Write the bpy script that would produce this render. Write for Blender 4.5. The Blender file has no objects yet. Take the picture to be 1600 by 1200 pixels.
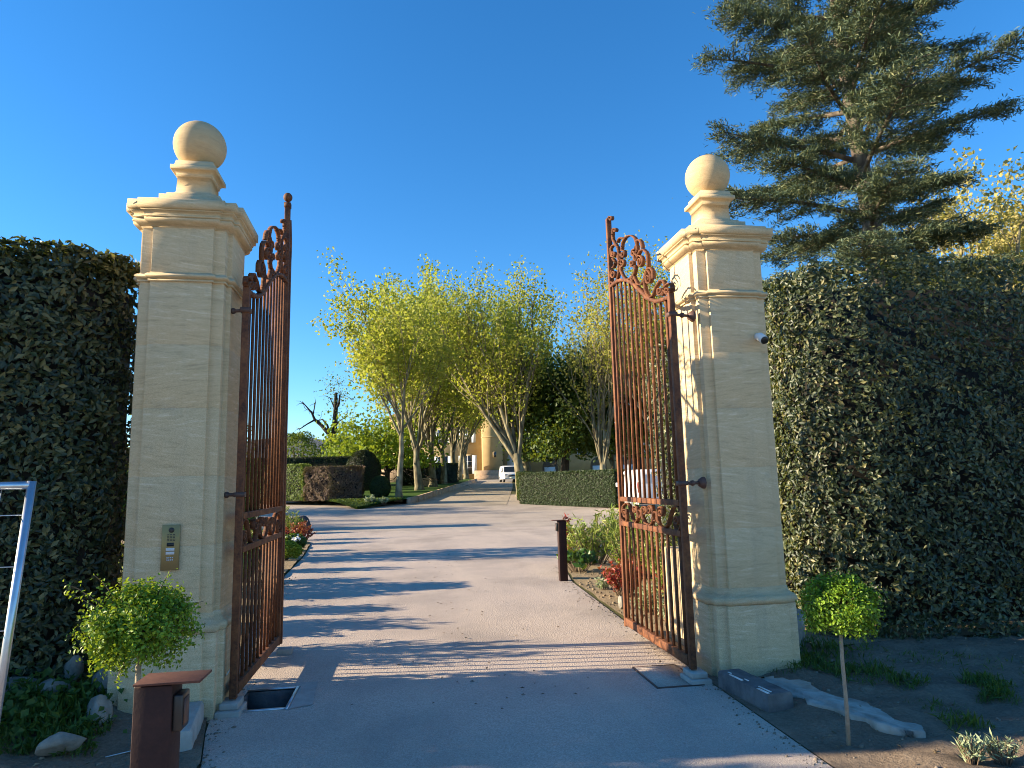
import bpy, math, random
import numpy as np
from mathutils import Vector, Matrix
SC = bpy.context.scene
COL = SC.collection
R = math.radians
PI = math.pi

# ---------------------------------------------------------------- camera
cam_d = bpy.data.cameras.new("camera")
cam = bpy.data.objects.new("camera", cam_d)
COL.objects.link(cam)
CAM_YAW, CAM_PITCH, CAM_ROLL = 0.152341, 0.143862, -0.024417
_f = Vector((math.sin(CAM_YAW) * math.cos(CAM_PITCH), math.cos(CAM_YAW) * math.cos(CAM_PITCH), math.sin(CAM_PITCH)))
_r = Vector((math.cos(CAM_YAW), -math.sin(CAM_YAW), 0))
_u = _r.cross(_f)
_r2 = _r * math.cos(CAM_ROLL) + _u * math.sin(CAM_ROLL)
_u2 = -_r * math.sin(CAM_ROLL) + _u * math.cos(CAM_ROLL)
m = Matrix((( _r2.x, _u2.x, -_f.x, 0), (_r2.y, _u2.y, -_f.y, 0), (_r2.z, _u2.z, -_f.z, 1.6), (0, 0, 0, 1)))
cam.matrix_world = m
cam_d.sensor_fit = 'HORIZONTAL'
cam_d.sensor_width = 36.0
cam_d.lens = 36.0 * 1055.99 / 1600.0
cam_d.clip_start = 0.05
cam_d.clip_end = 5000
SC.camera = cam

# ---------------------------------------------------------------- light
SUN_AZ, SUN_EL = R(-83.0), R(17.0)          # azimuth clockwise from +Y
SUN_STRENGTH, SKY_STRENGTH, EXPOSURE = 4.7, 0.093, 1.62
W = bpy.data.worlds.new("World")
SC.world = W
W.use_nodes = True
wn, wl = W.node_tree.nodes, W.node_tree.links
wn.clear()
sky = wn.new('ShaderNodeTexSky')
sky.sky_type = 'NISHITA'
sky.sun_disc = False
sky.sun_elevation = SUN_EL
sky.sun_rotation = SUN_AZ
sky.altitude = 0
sky.air_density = 1.0
sky.dust_density = 0.0
sky.ozone_density = 5.0
bg = wn.new('ShaderNodeBackground')
bg.inputs['Strength'].default_value = SKY_STRENGTH
wo = wn.new('ShaderNodeOutputWorld')
hs_ = wn.new('ShaderNodeHueSaturation')
hs_.inputs['Saturation'].default_value = 1.17
hs_.inputs['Hue'].default_value = 0.50
wl.new(sky.outputs[0], hs_.inputs['Color'])
wl.new(hs_.outputs[0], bg.inputs[0])
wl.new(bg.outputs[0], wo.inputs[0])
sl = bpy.data.lights.new("sun", 'SUN')
sl.energy = SUN_STRENGTH
sl.angle = R(0.5)
sl.color = (1.0, 0.83, 0.58)
sun = bpy.data.objects.new("sun", sl)
COL.objects.link(sun)
sdir = Vector((math.sin(SUN_AZ) * math.cos(SUN_EL), math.cos(SUN_AZ) * math.cos(SUN_EL), math.sin(SUN_EL)))
sun.rotation_euler = sdir.to_track_quat('Z', 'Y').to_euler()
sun.location = (-20, 0, 15)
SC.view_settings.view_transform = 'Standard'
SC.view_settings.look = 'None'
SC.view_settings.exposure = EXPOSURE
SC.view_settings.gamma = 1.0
SC.render.engine = 'CYCLES'
SC.cycles.filter_width = 1.0

# ---------------------------------------------------------------- helpers
def zt(y):
    """height of the rising ground at depth y"""
    t = min(y, 110) - 25
    s = .031
    return 0.0 if t < -4 else (s * (t + 4) ** 2 / 16 if t < 4 else s * t)

def V(*a): return np.array(a, float)

class MB:
    """collects geometry; build() links it as one mesh object"""
    def __init__(s): s.v = []; s.q = []; s.t = []; s.n = 0; s.ng = []
    def add(s, verts, quads=None, tris=None, ngons=None):
        verts = np.asarray(verts, float).reshape(-1, 3)
        b = s.n
        s.v.append(verts); s.n += len(verts)
        if quads is not None and len(quads): s.q.append(np.asarray(quads, int).reshape(-1, 4) + b)
        if tris is not None and len(tris): s.t.append(np.asarray(tris, int).reshape(-1, 3) + b)
        if ngons:
            for g in ngons: s.ng.append([i + b for i in g])
        return s
    def box(s, c, d, rot=0.0, M=None):
        x, y, z = [k / 2 for k in d]
        P = np.array([(-x, -y, -z), (x, -y, -z), (x, y, -z), (-x, y, -z), (-x, -y, z), (x, -y, z), (x, y, z), (-x, y, z)], float)
        if rot:
            cs, sn = math.cos(rot), math.sin(rot)
            P = P @ np.array([(cs, sn, 0), (-sn, cs, 0), (0, 0, 1)])
        if M is not None: P = P @ np.array(M, float).T
        return s.add(P + np.array(c, float), [(3, 2, 1, 0), (4, 5, 6, 7), (0, 1, 5, 4), (1, 2, 6, 5), (2, 3, 7, 6), (3, 0, 4, 7)])
    def tube(s, path, rad, n=8, cap=True):
        P = np.asarray(path, float); k = len(P)
        rad = np.full(k, rad, float) if np.ndim(rad) == 0 else np.asarray(rad, float)
        T = np.gradient(P, axis=0); T /= (np.linalg.norm(T, axis=1)[:, None] + 1e-12)
        a = V(0, 0, 1) if abs(T[0][2]) < .9 else V(1, 0, 0)
        u = np.cross(T[0], a); u /= np.linalg.norm(u)
        ang = np.arange(n) * 2 * PI / n
        out = []
        for i in range(k):
            u = u - T[i] * (u @ T[i]); u /= (np.linalg.norm(u) + 1e-12)
            w = np.cross(T[i], u)
            out.append(P[i] + rad[i] * (np.cos(ang)[:, None] * u + np.sin(ang)[:, None] * w))
        q = []
        i = np.arange(k - 1)[:, None] * n; j = np.arange(n)[None, :]; j2 = (j + 1) % n
        q = np.stack([i + j, i + j2, i + n + j2, i + n + j], -1).reshape(-1, 4)
        s.add(np.concatenate(out), q, ngons=[list(range(n))[::-1], list(range((k - 1) * n, k * n))] if cap else None)
        return s
    def strap(s, path, nrm, w, th):
        """flat bar: path in a plane with normal nrm; w along nrm, th across"""
        P = np.asarray(path, float); k = len(P)
        T = np.gradient(P, axis=0); T /= (np.linalg.norm(T, axis=1)[:, None] + 1e-12)
        nrm = np.asarray(nrm, float)
        B = np.cross(T, nrm)
        c = [P + B * th / 2 + nrm * w / 2, P - B * th / 2 + nrm * w / 2, P - B * th / 2 - nrm * w / 2, P + B * th / 2 - nrm * w / 2]
        vv = np.stack(c, 1).reshape(-1, 3)
        q = [(i * 4 + j, i * 4 + (j + 1) % 4, i * 4 + 4 + (j + 1) % 4, i * 4 + 4 + j) for i in range(k - 1) for j in range(4)]
        q += [(0, 3, 2, 1), (4 * k - 4, 4 * k - 3, 4 * k - 2, 4 * k - 1)]
        return s.add(vv, q)
    def loft(s, rings, cap=True):
        """rings: list of (n,3) closed loops with the same count"""
        n = len(rings[0]); k = len(rings)
        q = [(i * n + j, i * n + (j + 1) % n, (i + 1) * n + (j + 1) % n, (i + 1) * n + j) for i in range(k - 1) for j in range(n)]
        s.add(np.concatenate([np.asarray(r, float) for r in rings]), q,
              ngons=[list(range(n))[::-1], list(range((k - 1) * n, k * n))] if cap else None)
        return s
    def sphere(s, c, r, nu=24, nv=14, sc=(1, 1, 1)):
        rings = []
        for i in range(nv + 1):
            th = PI * i / nv - PI / 2
            rr = max(math.cos(th), 1e-4)
            rings.append([(c[0] + r * sc[0] * rr * math.cos(2 * PI * j / nu), c[1] + r * sc[1] * rr * math.sin(2 * PI * j / nu), c[2] + r * sc[2] * math.sin(th)) for j in range(nu)])
        return s.loft(rings)
    def build(s, name, mat, parent=None, smooth=False, bevel=0, loc=None):
        me = bpy.data.meshes.new(name)
        v = np.concatenate(s.v) if s.v else np.zeros((0, 3))
        fl = []; ls = []; tot = 0
        loops = []; starts = []
        for arr, k in ((s.q, 4), (s.t, 3)):
            if arr:
                a = np.concatenate(arr); loops.append(a.ravel())
                starts.append(tot + np.arange(len(a)) * k); tot += a.size
        for g in s.ng:
            loops.append(np.array(g)); starts.append(np.array([tot])); tot += len(g)
        L = np.concatenate(loops) if loops else np.zeros(0, int); S = np.concatenate(starts) if starts else np.zeros(0, int)
        me.vertices.add(len(v)); me.vertices.foreach_set('co', v.ravel().astype('f4'))
        me.loops.add(len(L)); me.loops.foreach_set('vertex_index', L.astype('i4'))
        me.polygons.add(len(S)); me.polygons.foreach_set('loop_start', S.astype('i4'))
        if smooth: me.polygons.foreach_set('use_smooth', np.ones(len(S), bool))
        me.update(calc_edges=True); me.validate()
        me.materials.append(mat)
        o = bpy.data.objects.new(name, me); COL.objects.link(o)
        if parent is not None: o.parent = parent
        if loc is not None: o.location = loc
        if bevel:
            b = o.modifiers.new('bevel', 'BEVEL'); b.width = bevel; b.segments = 2; b.limit_method = 'ANGLE'; b.angle_limit = R(40)
        return o

def tag(o, label=None, cat=None, group=None, kind=None):
    if label: o['label'] = label
    if cat: o['category'] = cat
    if group: o['group'] = group
    if kind: o['kind'] = kind
    return o
def thing(name, label, cat, loc=(0, 0, 0), rz=0.0, group=None):
    o = bpy.data.objects.new(name, None); COL.objects.link(o)
    o.empty_display_size = .2
    o.location = loc; o.rotation_euler = (0, 0, rz)
    return tag(o, label, cat, group)
def copy_tree(o, loc=None, rz=None, label=None, parent=None, sc=None):
    c = o.copy(); COL.objects.link(c); c.parent = parent
    if loc is not None: c.location = loc
    if rz is not None: c.rotation_euler = (0, 0, rz)
    if sc is not None: c.scale = sc
    if label: c['label'] = label
    for ch in list(o.children): copy_tree(ch, parent=c)
    return c

def vnoise(x, y, seed=0):
    """cheap smooth noise -1..1"""
    x = np.asarray(x, float); y = np.asarray(y, float)
    return (np.sin(1.7 * x + 2.3 * y + seed) + np.sin(3.1 * x - 1.9 * y + 1.3 * seed) * .6 + np.sin(-2.2 * x + 4.7 * y + .7 * seed) * .5 + np.sin(6.3 * x + 5.1 * y + 2.1 * seed) * .3) / 2.4

def leaf_mesh(mb, P, size, rng, nrm=None, spread=1.0, aspect=.5, up=0.0, axis=None, aspread=1.0, fold=.18):
    """diamond leaves with a fold along the midrib. P (N,3); nrm optional (N,3) preferred normals"""
    N = len(P)
    if N == 0: return
    n = rng.normal(size=(N, 3)) * spread
    if nrm is not None: n = n + nrm
    n /= np.linalg.norm(n, axis=1)[:, None] + 1e-9
    a = rng.normal(size=(N, 3)) * aspread
    if axis is not None: a = a + axis
    a[:, 2] += up
    a = a - n * (a * n).sum(1)[:, None]
    a /= np.linalg.norm(a, axis=1)[:, None] + 1e-9
    b = np.cross(n, a)
    size = np.asarray(size, float) * rng.uniform(.65, 1.3, N)
    L = size[:, None]; Wd = L * aspect / 2
    v0 = P - a * L * .5
    v1 = P + b * Wd + n * L * fold + a * L * .02
    v2 = P + a * L * .5
    v3 = P - b * Wd + n * L * fold + a * L * .02
    vv = np.stack([v0, v1, v2, v3], 1).reshape(-1, 3)
    i = np.arange(N) * 4
    # two triangles sharing the midrib
    t = np.stack([np.stack([i, i + 1, i + 2], 1), np.stack([i, i + 2, i + 3], 1)], 1).reshape(-1, 3)
    mb.add(vv, tris=t)

# ---------------------------------------------------------------- materials
def new_mat(name):
    m = bpy.data.materials.new(name); m.use_nodes = True
    nt = m.node_tree; nt.nodes.clear()
    out = nt.nodes.new('ShaderNodeOutputMaterial')
    p = nt.nodes.new('ShaderNodeBsdfPrincipled')
    nt.links.new(p.outputs[0], out.inputs[0])
    return m, nt, p, out
def ramp(nt, src, stops):
    r = nt.nodes.new('ShaderNodeValToRGB')
    el = r.color_ramp.elements
    el[0].position, el[0].color = stops[0][0], (*stops[0][1], 1)
    el[1].position, el[1].color = stops[-1][0], (*stops[-1][1], 1)
    for p, c in stops[1:-1]:
        e = el.new(p); e.color = (*c, 1)
    nt.links.new(src, r.inputs[0])
    return r.outputs[0]
def coords(nt, kind='Object', scale=(1, 1, 1), rot=(0, 0, 0)):
    tc = nt.nodes.new('ShaderNodeTexCoord'); mp = nt.nodes.new('ShaderNodeMapping')
    mp.inputs['Scale'].default_value = scale; mp.inputs['Rotation'].default_value = rot
    nt.links.new(tc.outputs[kind], mp.inputs[0]); return mp.outputs[0]
def noise(nt, vec, scale, detail=4, rough=.6, out=0):
    n = nt.nodes.new('ShaderNodeTexNoise')
    n.inputs['Scale'].default_value = scale; n.inputs['Detail'].default_value = detail; n.inputs['Roughness'].default_value = rough
    if vec is not None: nt.links.new(vec, n.inputs['Vector'])
    return n.outputs[out]
def mixc(nt, fac, a, b, mode='MIX'):
    x = nt.nodes.new('ShaderNodeMix'); x.data_type = 'RGBA'; x.blend_type = mode
    for sck, val in ((x.inputs[0], fac), (x.inputs[6], a), (x.inputs[7], b)):
        if isinstance(val, (int, float)): sck.default_value = val
        elif isinstance(val, tuple): sck.default_value = (*val, 1)
        else: nt.links.new(val, sck)
    return x.outputs[2]
def math_n(nt, op, a, b=0.0):
    x = nt.nodes.new('ShaderNodeMath'); x.operation = op
    for i, val in enumerate((a, b)):
        if isinstance(val, (int, float)): x.inputs[i].default_value = val
        else: nt.links.new(val, x.inputs[i])
    return x.outputs[0]
def bump(nt, p, h, strength=.4, dist=.01):
    b = nt.nodes.new('ShaderNodeBump'); b.inputs['Strength'].default_value = strength; b.inputs['Distance'].default_value = dist
    nt.links.new(h, b.inputs['Height']); nt.links.new(b.outputs[0], p.inputs['Normal'])

def mat_plain(name, c1, c2=None, rough=.6, scale=8, metal=0.0, bmp=0.0, bscale=40, spec=.5):
    m, nt, p, o = new_mat(name)
    v = coords(nt)
    if c2 is None: c2 = tuple(k * .8 for k in c1)
    col = ramp(nt, noise(nt, v, scale), [(.3, c1), (.7, c2)])
    nt.links.new(col, p.inputs['Base Color'])
    p.inputs['Roughness'].default_value = rough; p.inputs['Metallic'].default_value = metal
    p.inputs['Specular IOR Level'].default_value = spec
    if bmp: bump(nt, p, noise(nt, v, bscale), bmp, .01)
    return m
def mat_leaf(name, cols, rough=.5, transl=.35, spec=.5, tint=1.0):
    """leaf: tint varies from leaf to leaf, some light passes through"""
    m, nt, p, o = new_mat(name)
    g = nt.nodes.new('ShaderNodeNewGeometry')
    k = len(cols)
    col = ramp(nt, g.outputs['Random Per Island'], [(i / (k - 1), c) for i, c in enumerate(cols)])
    nt.links.new(col, p.inputs['Base Color'])
    p.inputs['Roughness'].default_value = rough
    p.inputs['Specular IOR Level'].default_value = spec
    tr = nt.nodes.new('ShaderNodeBsdfTranslucent')
    tc = mixc(nt, .6, col, (.30 * tint, .34 * tint, .02))
    nt.links.new(tc, tr.inputs[0])
    mx = nt.nodes.new('ShaderNodeMixShader'); mx.inputs[0].default_value = transl
    nt.links.new(p.outputs[0], mx.inputs[1]); nt.links.new(tr.outputs[0], mx.inputs[2])
    nt.links.new(mx.outputs[0], o.inputs[0])
    return m
def mat_stone(name, base=(.62, .445, .235), dark=(.37, .255, .125), streak=(.86, .69, .46)):
    m, nt, p, o = new_mat(name)
    v = coords(nt)
    # fine sedimentary bedding, slightly inclined, differing from block to block
    sx = nt.nodes.new('ShaderNodeSeparateXYZ'); nt.links.new(v, sx.inputs[0])
    blk = math_n(nt, 'FLOOR', math_n(nt, 'DIVIDE', sx.outputs[2], .515))
    wn_ = nt.nodes.new('ShaderNodeTexWhiteNoise'); wn_.noise_dimensions = '1D'
    nt.links.new(blk, wn_.inputs['W'])
    tilt = math_n(nt, 'MULTIPLY', math_n(nt, 'SUBTRACT', wn_.outputs[0], .35), .3)
    xy = math_n(nt, 'ADD', sx.outputs[0], math_n(nt, 'MULTIPLY', sx.outputs[1], .6))
    zz = math_n(nt, 'ADD', sx.outputs[2], math_n(nt, 'MULTIPLY', xy, tilt))
    cb = nt.nodes.new('ShaderNodeCombineXYZ')
    nt.links.new(math_n(nt, 'MULTIPLY', sx.outputs[0], 5), cb.inputs[0]); nt.links.new(math_n(nt, 'MULTIPLY', sx.outputs[1], 5), cb.inputs[1])
    nt.links.new(math_n(nt, 'MULTIPLY', math_n(nt, 'ADD', zz, math_n(nt, 'MULTIPLY', blk, 3.7)), 42), cb.inputs[2])
    n1 = noise(nt, cb.outputs[0], 1.0, 6, .68)
    c = ramp(nt, n1, [(.32, dark), (.47, base), (.55, base), (.68, streak)])
    n2 = noise(nt, v, 2.3, 4)
    c = mixc(nt, math_n(nt, 'MULTIPLY', n2, .45), c, (.54, .41, .25))
    c = mixc(nt, math_n(nt, 'MULTIPLY', wn_.outputs[0], .22), c, (.62, .49, .32))
    run = noise(nt, coords(nt, scale=(9, 9, .55)), 1.0, 5, .6)
    c = mixc(nt, ramp(nt, run, [(.52, (0, 0, 0)), (.70, (.42, .42, .42))]), c, (.40, .31, .20))
    lich = noise(nt, v, 7, 6, .7)
    c = mixc(nt, ramp(nt, lich, [(.58, (0, 0, 0)), (.68, (.35, .35, .35))]), c, (.42, .35, .25))
    low = math_n(nt, 'ADD', math_n(nt, 'MULTIPLY', sx.outputs[2], -2.2), math_n(nt, 'MULTIPLY', lich, 1.1))
    c = mixc(nt, ramp(nt, low, [(.1, (0, 0, 0)), (.6, (.45, .45, .45))]), c, (.30, .23, .15))
    grain = noise(nt, v, 240, 2)
    c = mixc(nt, .3, c, ramp(nt, grain, [(.35, (.24, .18, .105)), (.65, (.86, .72, .5))]))
    nt.links.new(c, p.inputs['Base Color'])
    p.inputs['Roughness'].default_value = .85; p.inputs['Specular IOR Level'].default_value = .2
    h = math_n(nt, 'ADD', n1, math_n(nt, 'MULTIPLY', grain, .5))
    bump(nt, p, h, .35, .004)
    return m
def mat_asphalt(name, c1, c2, patch, wear):
    m, nt, p, o = new_mat(name)
    v = coords(nt)
    agg = nt.nodes.new('ShaderNodeTexVoronoi'); agg.inputs['Scale'].default_value = 95
    nt.links.new(v, agg.inputs['Vector'])
    c = ramp(nt, agg.outputs['Color'], [(.2, c1), (.8, c2)])
    big = noise(nt, v, .8, 6, .6)
    c = mixc(nt, ramp(nt, big, [(.42, (0, 0, 0)), (.66, (.6, .6, .6))]), c, patch)
    vs = coords(nt, scale=(1.3, .22, 1))
    lane = noise(nt, vs, 1.2, 5, .65)
    c = mixc(nt, ramp(nt, lane, [(.48, (0, 0, 0)), (.72, (.55, .55, .55))]), c, wear)
    st = noise(nt, coords(nt, scale=(1, .7, 1)), .55, 5, .55)
    c = mixc(nt, ramp(nt, st, [(.50, (0, 0, 0)), (.66, (.6, .6, .6))]), c, tuple(k * .55 for k in c1))
    spk = nt.nodes.new('ShaderNodeTexVoronoi'); spk.inputs['Scale'].default_value = 9; nt.links.new(v, spk.inputs['Vector'])
    c = mixc(nt, ramp(nt, spk.outputs['Distance'], [(.035, (.7, .7, .7)), (.075, (0, 0, 0))]), c, tuple(k * .35 for k in c1))
    fine = noise(nt, v, 160, 3)
    c = mixc(nt, .35, c, ramp(nt, fine, [(.3, (.07, .065, .06)), (.75, (.62, .58, .54))]))
    nt.links.new(c, p.inputs['Base Color'])
    p.inputs['Roughness'].default_value = .9; p.inputs['Specular IOR Level'].default_value = .25
    h = math_n(nt, 'ADD', agg.outputs['Distance'], fine)
    bump(nt, p, h, .7, .006)
    return m
def mat_soil(name, c1, c2, c3, bs=.9):
    m, nt, p, o = new_mat(name)
    v = coords(nt)
    n1 = noise(nt, v, 3, 8, .7); n2 = noise(nt, v, 45, 6, .7)
    c = ramp(nt, n1, [(.3, c1), (.55, c2), (.75, c3)])
    c = mixc(nt, .45, c, ramp(nt, n2, [(.3, c1), (.7, c3)]))
    nt.links.new(c, p.inputs['Base Color'])
    p.inputs['Roughness'].default_value = .95; p.inputs['Specular IOR Level'].default_value = .1
    bump(nt, p, math_n(nt, 'ADD', math_n(nt, 'MULTIPLY', n1, 1.5), n2), bs, .03)
    return m
def mat_rust(name, c=(.145, .050, .020), d=(.042, .015, .010), l=(.25, .098, .036), sc=6):
    m, nt, p, o = new_mat(name)
    v = coords(nt)
    n1 = noise(nt, v, sc, 7, .7); n2 = noise(nt, v, 60, 4)
    col = ramp(nt, n1, [(.36, d), (.5, c), (.64, l)])
    col = mixc(nt, .4, col, ramp(nt, n2, [(.35, d), (.7, l)]))
    nt.links.new(col, p.inputs['Base Color'])
    p.inputs['Roughness'].default_value = .75; p.inputs['Specular IOR Level'].default_value = .35
    bump(nt, p, n2, .3, .003)
    return m
def mat_bark(name, c1, c2, c3, sc=2.0):
    m, nt, p, o = new_mat(name)
    v = coords(nt, scale=(1, 1, .45))
    n1 = noise(nt, v, sc, 5, .6)
    vo = nt.nodes.new('ShaderNodeTexVoronoi'); vo.inputs['Scale'].default_value = sc * 2.5; nt.links.new(v, vo.inputs['Vector'])
    c = ramp(nt, math_n(nt, 'ADD', math_n(nt, 'MULTIPLY', n1, .6), math_n(nt, 'MULTIPLY', vo.outputs['Distance'], .5)), [(.3, c1), (.5, c2), (.68, c3)])
    nt.links.new(c, p.inputs['Base Color'])
    p.inputs['Roughness'].default_value = .9; p.inputs['Specular IOR Level'].default_value = .15
    bump(nt, p, n1, .5, .03)
    return m

M = {}
M['stone'] = mat_stone('gold_limestone')
M['ball_stone'] = mat_stone('weathered_limestone', (.44, .285, .115), (.30, .185, .07), (.56, .39, .18))
M['asphalt'] = mat_asphalt('worn_asphalt', (.50, .385, .305), (.70, .56, .455), (.38, .305, .26), (.74, .59, .45))
M['gravel'] = mat_asphalt('pale_gravel', (.44, .345, .27), (.60, .485, .385), (.40, .315, .245), (.62, .495, .36))
M['sand'] = mat_asphalt('sandy_drive', (.40, .32, .23), (.56, .45, .33), (.36, .29, .21), (.55, .44, .31))
M['soil_dark'] = mat_soil('dark_soil', (.13, .095, .07), (.24, .18, .13), (.38, .30, .22))
M['soil_pale'] = mat_soil('dry_soil', (.22, .165, .10), (.33, .25, .155), (.44, .34, .22))
M['ground'] = mat_soil('meadow_ground', (.08, .10, .035), (.13, .12, .06), (.2, .17, .1))
M['lawn'] = mat_soil('lawn_turf', (.035, .075, .012), (.055, .11, .018), (.09, .15, .03), .6)
M['rust'] = mat_rust('rusted_iron')
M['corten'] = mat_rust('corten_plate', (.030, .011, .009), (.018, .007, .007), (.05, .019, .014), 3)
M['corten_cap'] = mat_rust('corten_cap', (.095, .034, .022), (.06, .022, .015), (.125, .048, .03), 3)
M['iron'] = mat_plain('dark_iron', (.05, .035, .03), (.11, .05, .035), .6, 12)
M['hedge_leaf'] = mat_leaf('laurel_leaf', [(.016, .028, .018), (.028, .045, .024), (.045, .064, .028), (.075, .092, .036), (.20, .18, .07)], .45, .18, .45)
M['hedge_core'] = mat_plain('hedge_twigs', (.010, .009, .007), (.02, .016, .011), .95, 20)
M['box_leaf'] = mat_leaf('box_leaf', [(.06, .14, .012), (.12, .24, .016), (.19, .33, .022), (.27, .40, .03)], .45, .35, .4, 1.2)
M['twig'] = mat_plain('twig', (.16, .11, .07), (.10, .07, .045), .9, 15)
M['palestem'] = mat_plain('pale_stem', (.36, .30, .22), (.22, .18, .13), .9, 25, bmp=.5, bscale=60)
M['plane_leaf'] = mat_leaf('plane_leaf', [(.20, .25, .045), (.32, .35, .06), (.42, .42, .08), (.50, .43, .11)], .6, .5, .2, 1.35)
M['plane_leaf2'] = mat_leaf('young_plane_leaf', [(.34, .34, .08), (.42, .38, .09), (.46, .40, .12)], .6, .5, .2, 1.35)
M['plane_bark'] = mat_bark('plane_bark', (.31, .285, .19), (.23, .20, .125), (.12, .10, .065), 1.6)
M['dark_leaf'] = mat_leaf('chestnut_leaf', [(.025, .055, .012), (.04, .085, .014), (.06, .115, .018), (.10, .15, .02)], .5, .3, .35)
M['lime_leaf'] = mat_leaf('lime_leaf', [(.14, .22, .02), (.19, .28, .025), (.24, .32, .03)], .55, .45, .25)
M['cedar_leaf'] = mat_leaf('cedar_needle', [(.030, .058, .044), (.055, .09, .056), (.10, .135, .07), (.19, .20, .09)], .6, .12, .3, .6)
M['cedar_bark'] = mat_bark('cedar_bark', (.26, .22, .17), (.17, .14, .11), (.09, .072, .06), 2.0)
M['dead_bark'] = mat_bark('dead_bark', (.07, .055, .045), (.045, .036, .03), (.03, .024, .02), 2.0)
M['oak_leaf'] = mat_leaf('oak_catkin', [(.36, .32, .10), (.44, .38, .13), (.50, .42, .18)], .7, .4, .2)
M['yew_leaf'] = mat_leaf('yew_leaf', [(.008, .02, .008), (.014, .03, .01), (.022, .04, .014)], .55, .08, .3)
M['clip_leaf'] = mat_leaf('clipped_leaf', [(.012, .030, .007), (.020, .045, .009), (.032, .062, .012)], .5, .15, .35)
M['priv_leaf'] = mat_leaf('green_hedge_leaf', [(.06, .12, .015), (.09, .16, .02), (.13, .20, .025)], .5, .3, .35)
M['bronze_leaf'] = mat_leaf('bronze_leaf', [(.09, .05, .04), (.13, .075, .05), (.17, .11, .07)], .6, .15, .3)
M['red_leaf'] = mat_leaf('red_leaf', [(.20, .015, .015), (.32, .025, .022), (.42, .05, .035), (.16, .06, .03)], .4, .3, .45, .5)
M['oleander'] = mat_leaf('oleander_leaf', [(.10, .18, .025), (.17, .25, .035), (.26, .31, .06), (.34, .34, .09)], .45, .3, .4)
M['hosta'] = mat_leaf('glossy_leaf', [(.02, .06, .012), (.035, .10, .016), (.06, .14, .02)], .4, .2, .4)
M['lime_shrub'] = mat_leaf('lime_shrub_leaf', [(.22, .28, .02), (.30, .36, .03), (.36, .40, .04)], .5, .4, .3)
M['grass'] = mat_leaf('grass_blade', [(.035, .075, .015), (.055, .11, .02), (.085, .15, .03)], .5, .3, .3)
M['sage'] = mat_leaf('silver_leaf', [(.22, .28, .16), (.30, .36, .22), (.38, .42, .27)], .6, .25, .3)
M['rock'] = mat_plain('pale_rock', (.34, .31, .26), (.15, .14, .12), .95, 9, bmp=1.0, bscale=22)
M['darkrock'] = mat_plain('dark_rock', (.055, .045, .045), (.03, .025, .028), .85, 4, bmp=.8, bscale=10)
M['concrete'] = mat_plain('concrete', (.42, .40, .36), (.30, .285, .26), .9, 9, bmp=.5, bscale=50)
M['kerbdark'] = mat_plain('tarred_block', (.06, .06, .064), (.16, .158, .155), .85, 7, bmp=.6, bscale=50)
M['white'] = mat_plain('white_paint', (.72, .72, .70), (.66, .66, .64), .45, 3)
M['carwhite'] = mat_plain('car_white', (.80, .80, .80), (.77, .77, .77), .22, 2, spec=.6)
M['glass'] = mat_plain('dark_glass', (.02, .025, .03), (.03, .035, .04), .08, 2, spec=.8)
M['black'] = mat_plain('black_plastic', (.012, .012, .013), (.02, .02, .021), .4, 5)
M['tyre'] = mat_plain('tyre_rubber', (.02, .02, .02), (.03, .03, .03), .85, 5)
M['steel'] = mat_plain('galvanised_steel', (.55, .58, .62), (.42, .45, .50), .32, 14, metal=.85)
M['brass'] = mat_plain('brushed_brass', (.26, .21, .10), (.22, .18, .09), .42, 3, metal=.75)
M['redlens'] = mat_plain('red_lens', (.45, .02, .02), (.35, .015, .015), .2, 3)
M['clearlens'] = mat_plain('clear_lens', (.65, .66, .68), (.5, .5, .52), .12, 3)
M['yellowplate'] = mat_plain('number_plate', (.75, .70, .5), (.7, .66, .48), .5, 3)
M['wall_yellow'] = mat_plain('ochre_render', (.50, .37, .18), (.42, .30, .15), .9, 1.2, bmp=.2, bscale=8)
M['wall_pink'] = mat_plain('old_stone_wall', (.46, .33, .22), (.33, .22, .15), .95, 3, bmp=.5, bscale=6)
M['shutter'] = mat_plain('blue_grey_shutter', (.50, .55, .62), (.45, .5, .57), .6, 3)
M['roof'] = mat_plain('canal_tile', (.36, .17, .09), (.26, .12, .07), .9, 4, bmp=.5, bscale=5)
M['hill'] = mat_soil('hazy_hill', (.10, .11, .10), (.15, .15, .14), (.20, .20, .19), .3)  # distance haze greyed into the vegetation colour
M['soilstone'] = mat_plain('dusty_stone', (.24, .20, .15), (.15, .12, .09), .95, 9)
M['slab'] = mat_plain('dusty_slab', (.46, .43, .38), (.24, .21, .17), .95, 7, bmp=.9, bscale=16)

# ================================================================ SETTING
def interp(tab, y):
    ys = [a for a, b in tab]; xs = [b for a, b in tab]
    return float(np.interp(y, ys, xs))
PIT = (-1.27, -.90, 5.40, 5.90)
DL = [(-12, -1.3), (3, -1.16), (4.43, -1.2), (5.23, -1.39), (6.5, -1.5), (8, -1.75), (10.5, -2.0), (13.2, -2.25), (16.6, -2.42), (20.2, -2.75), (22.5, -3.6), (24, -5.0)]
DR = [(-12, 2.35), (3.7, 2.29), (5.4, 2.33), (7.6, 2.40), (10.8, 2.55), (14.5, 3.12), (18, 4.1), (21, 5.4), (24, 8.0)]

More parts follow.
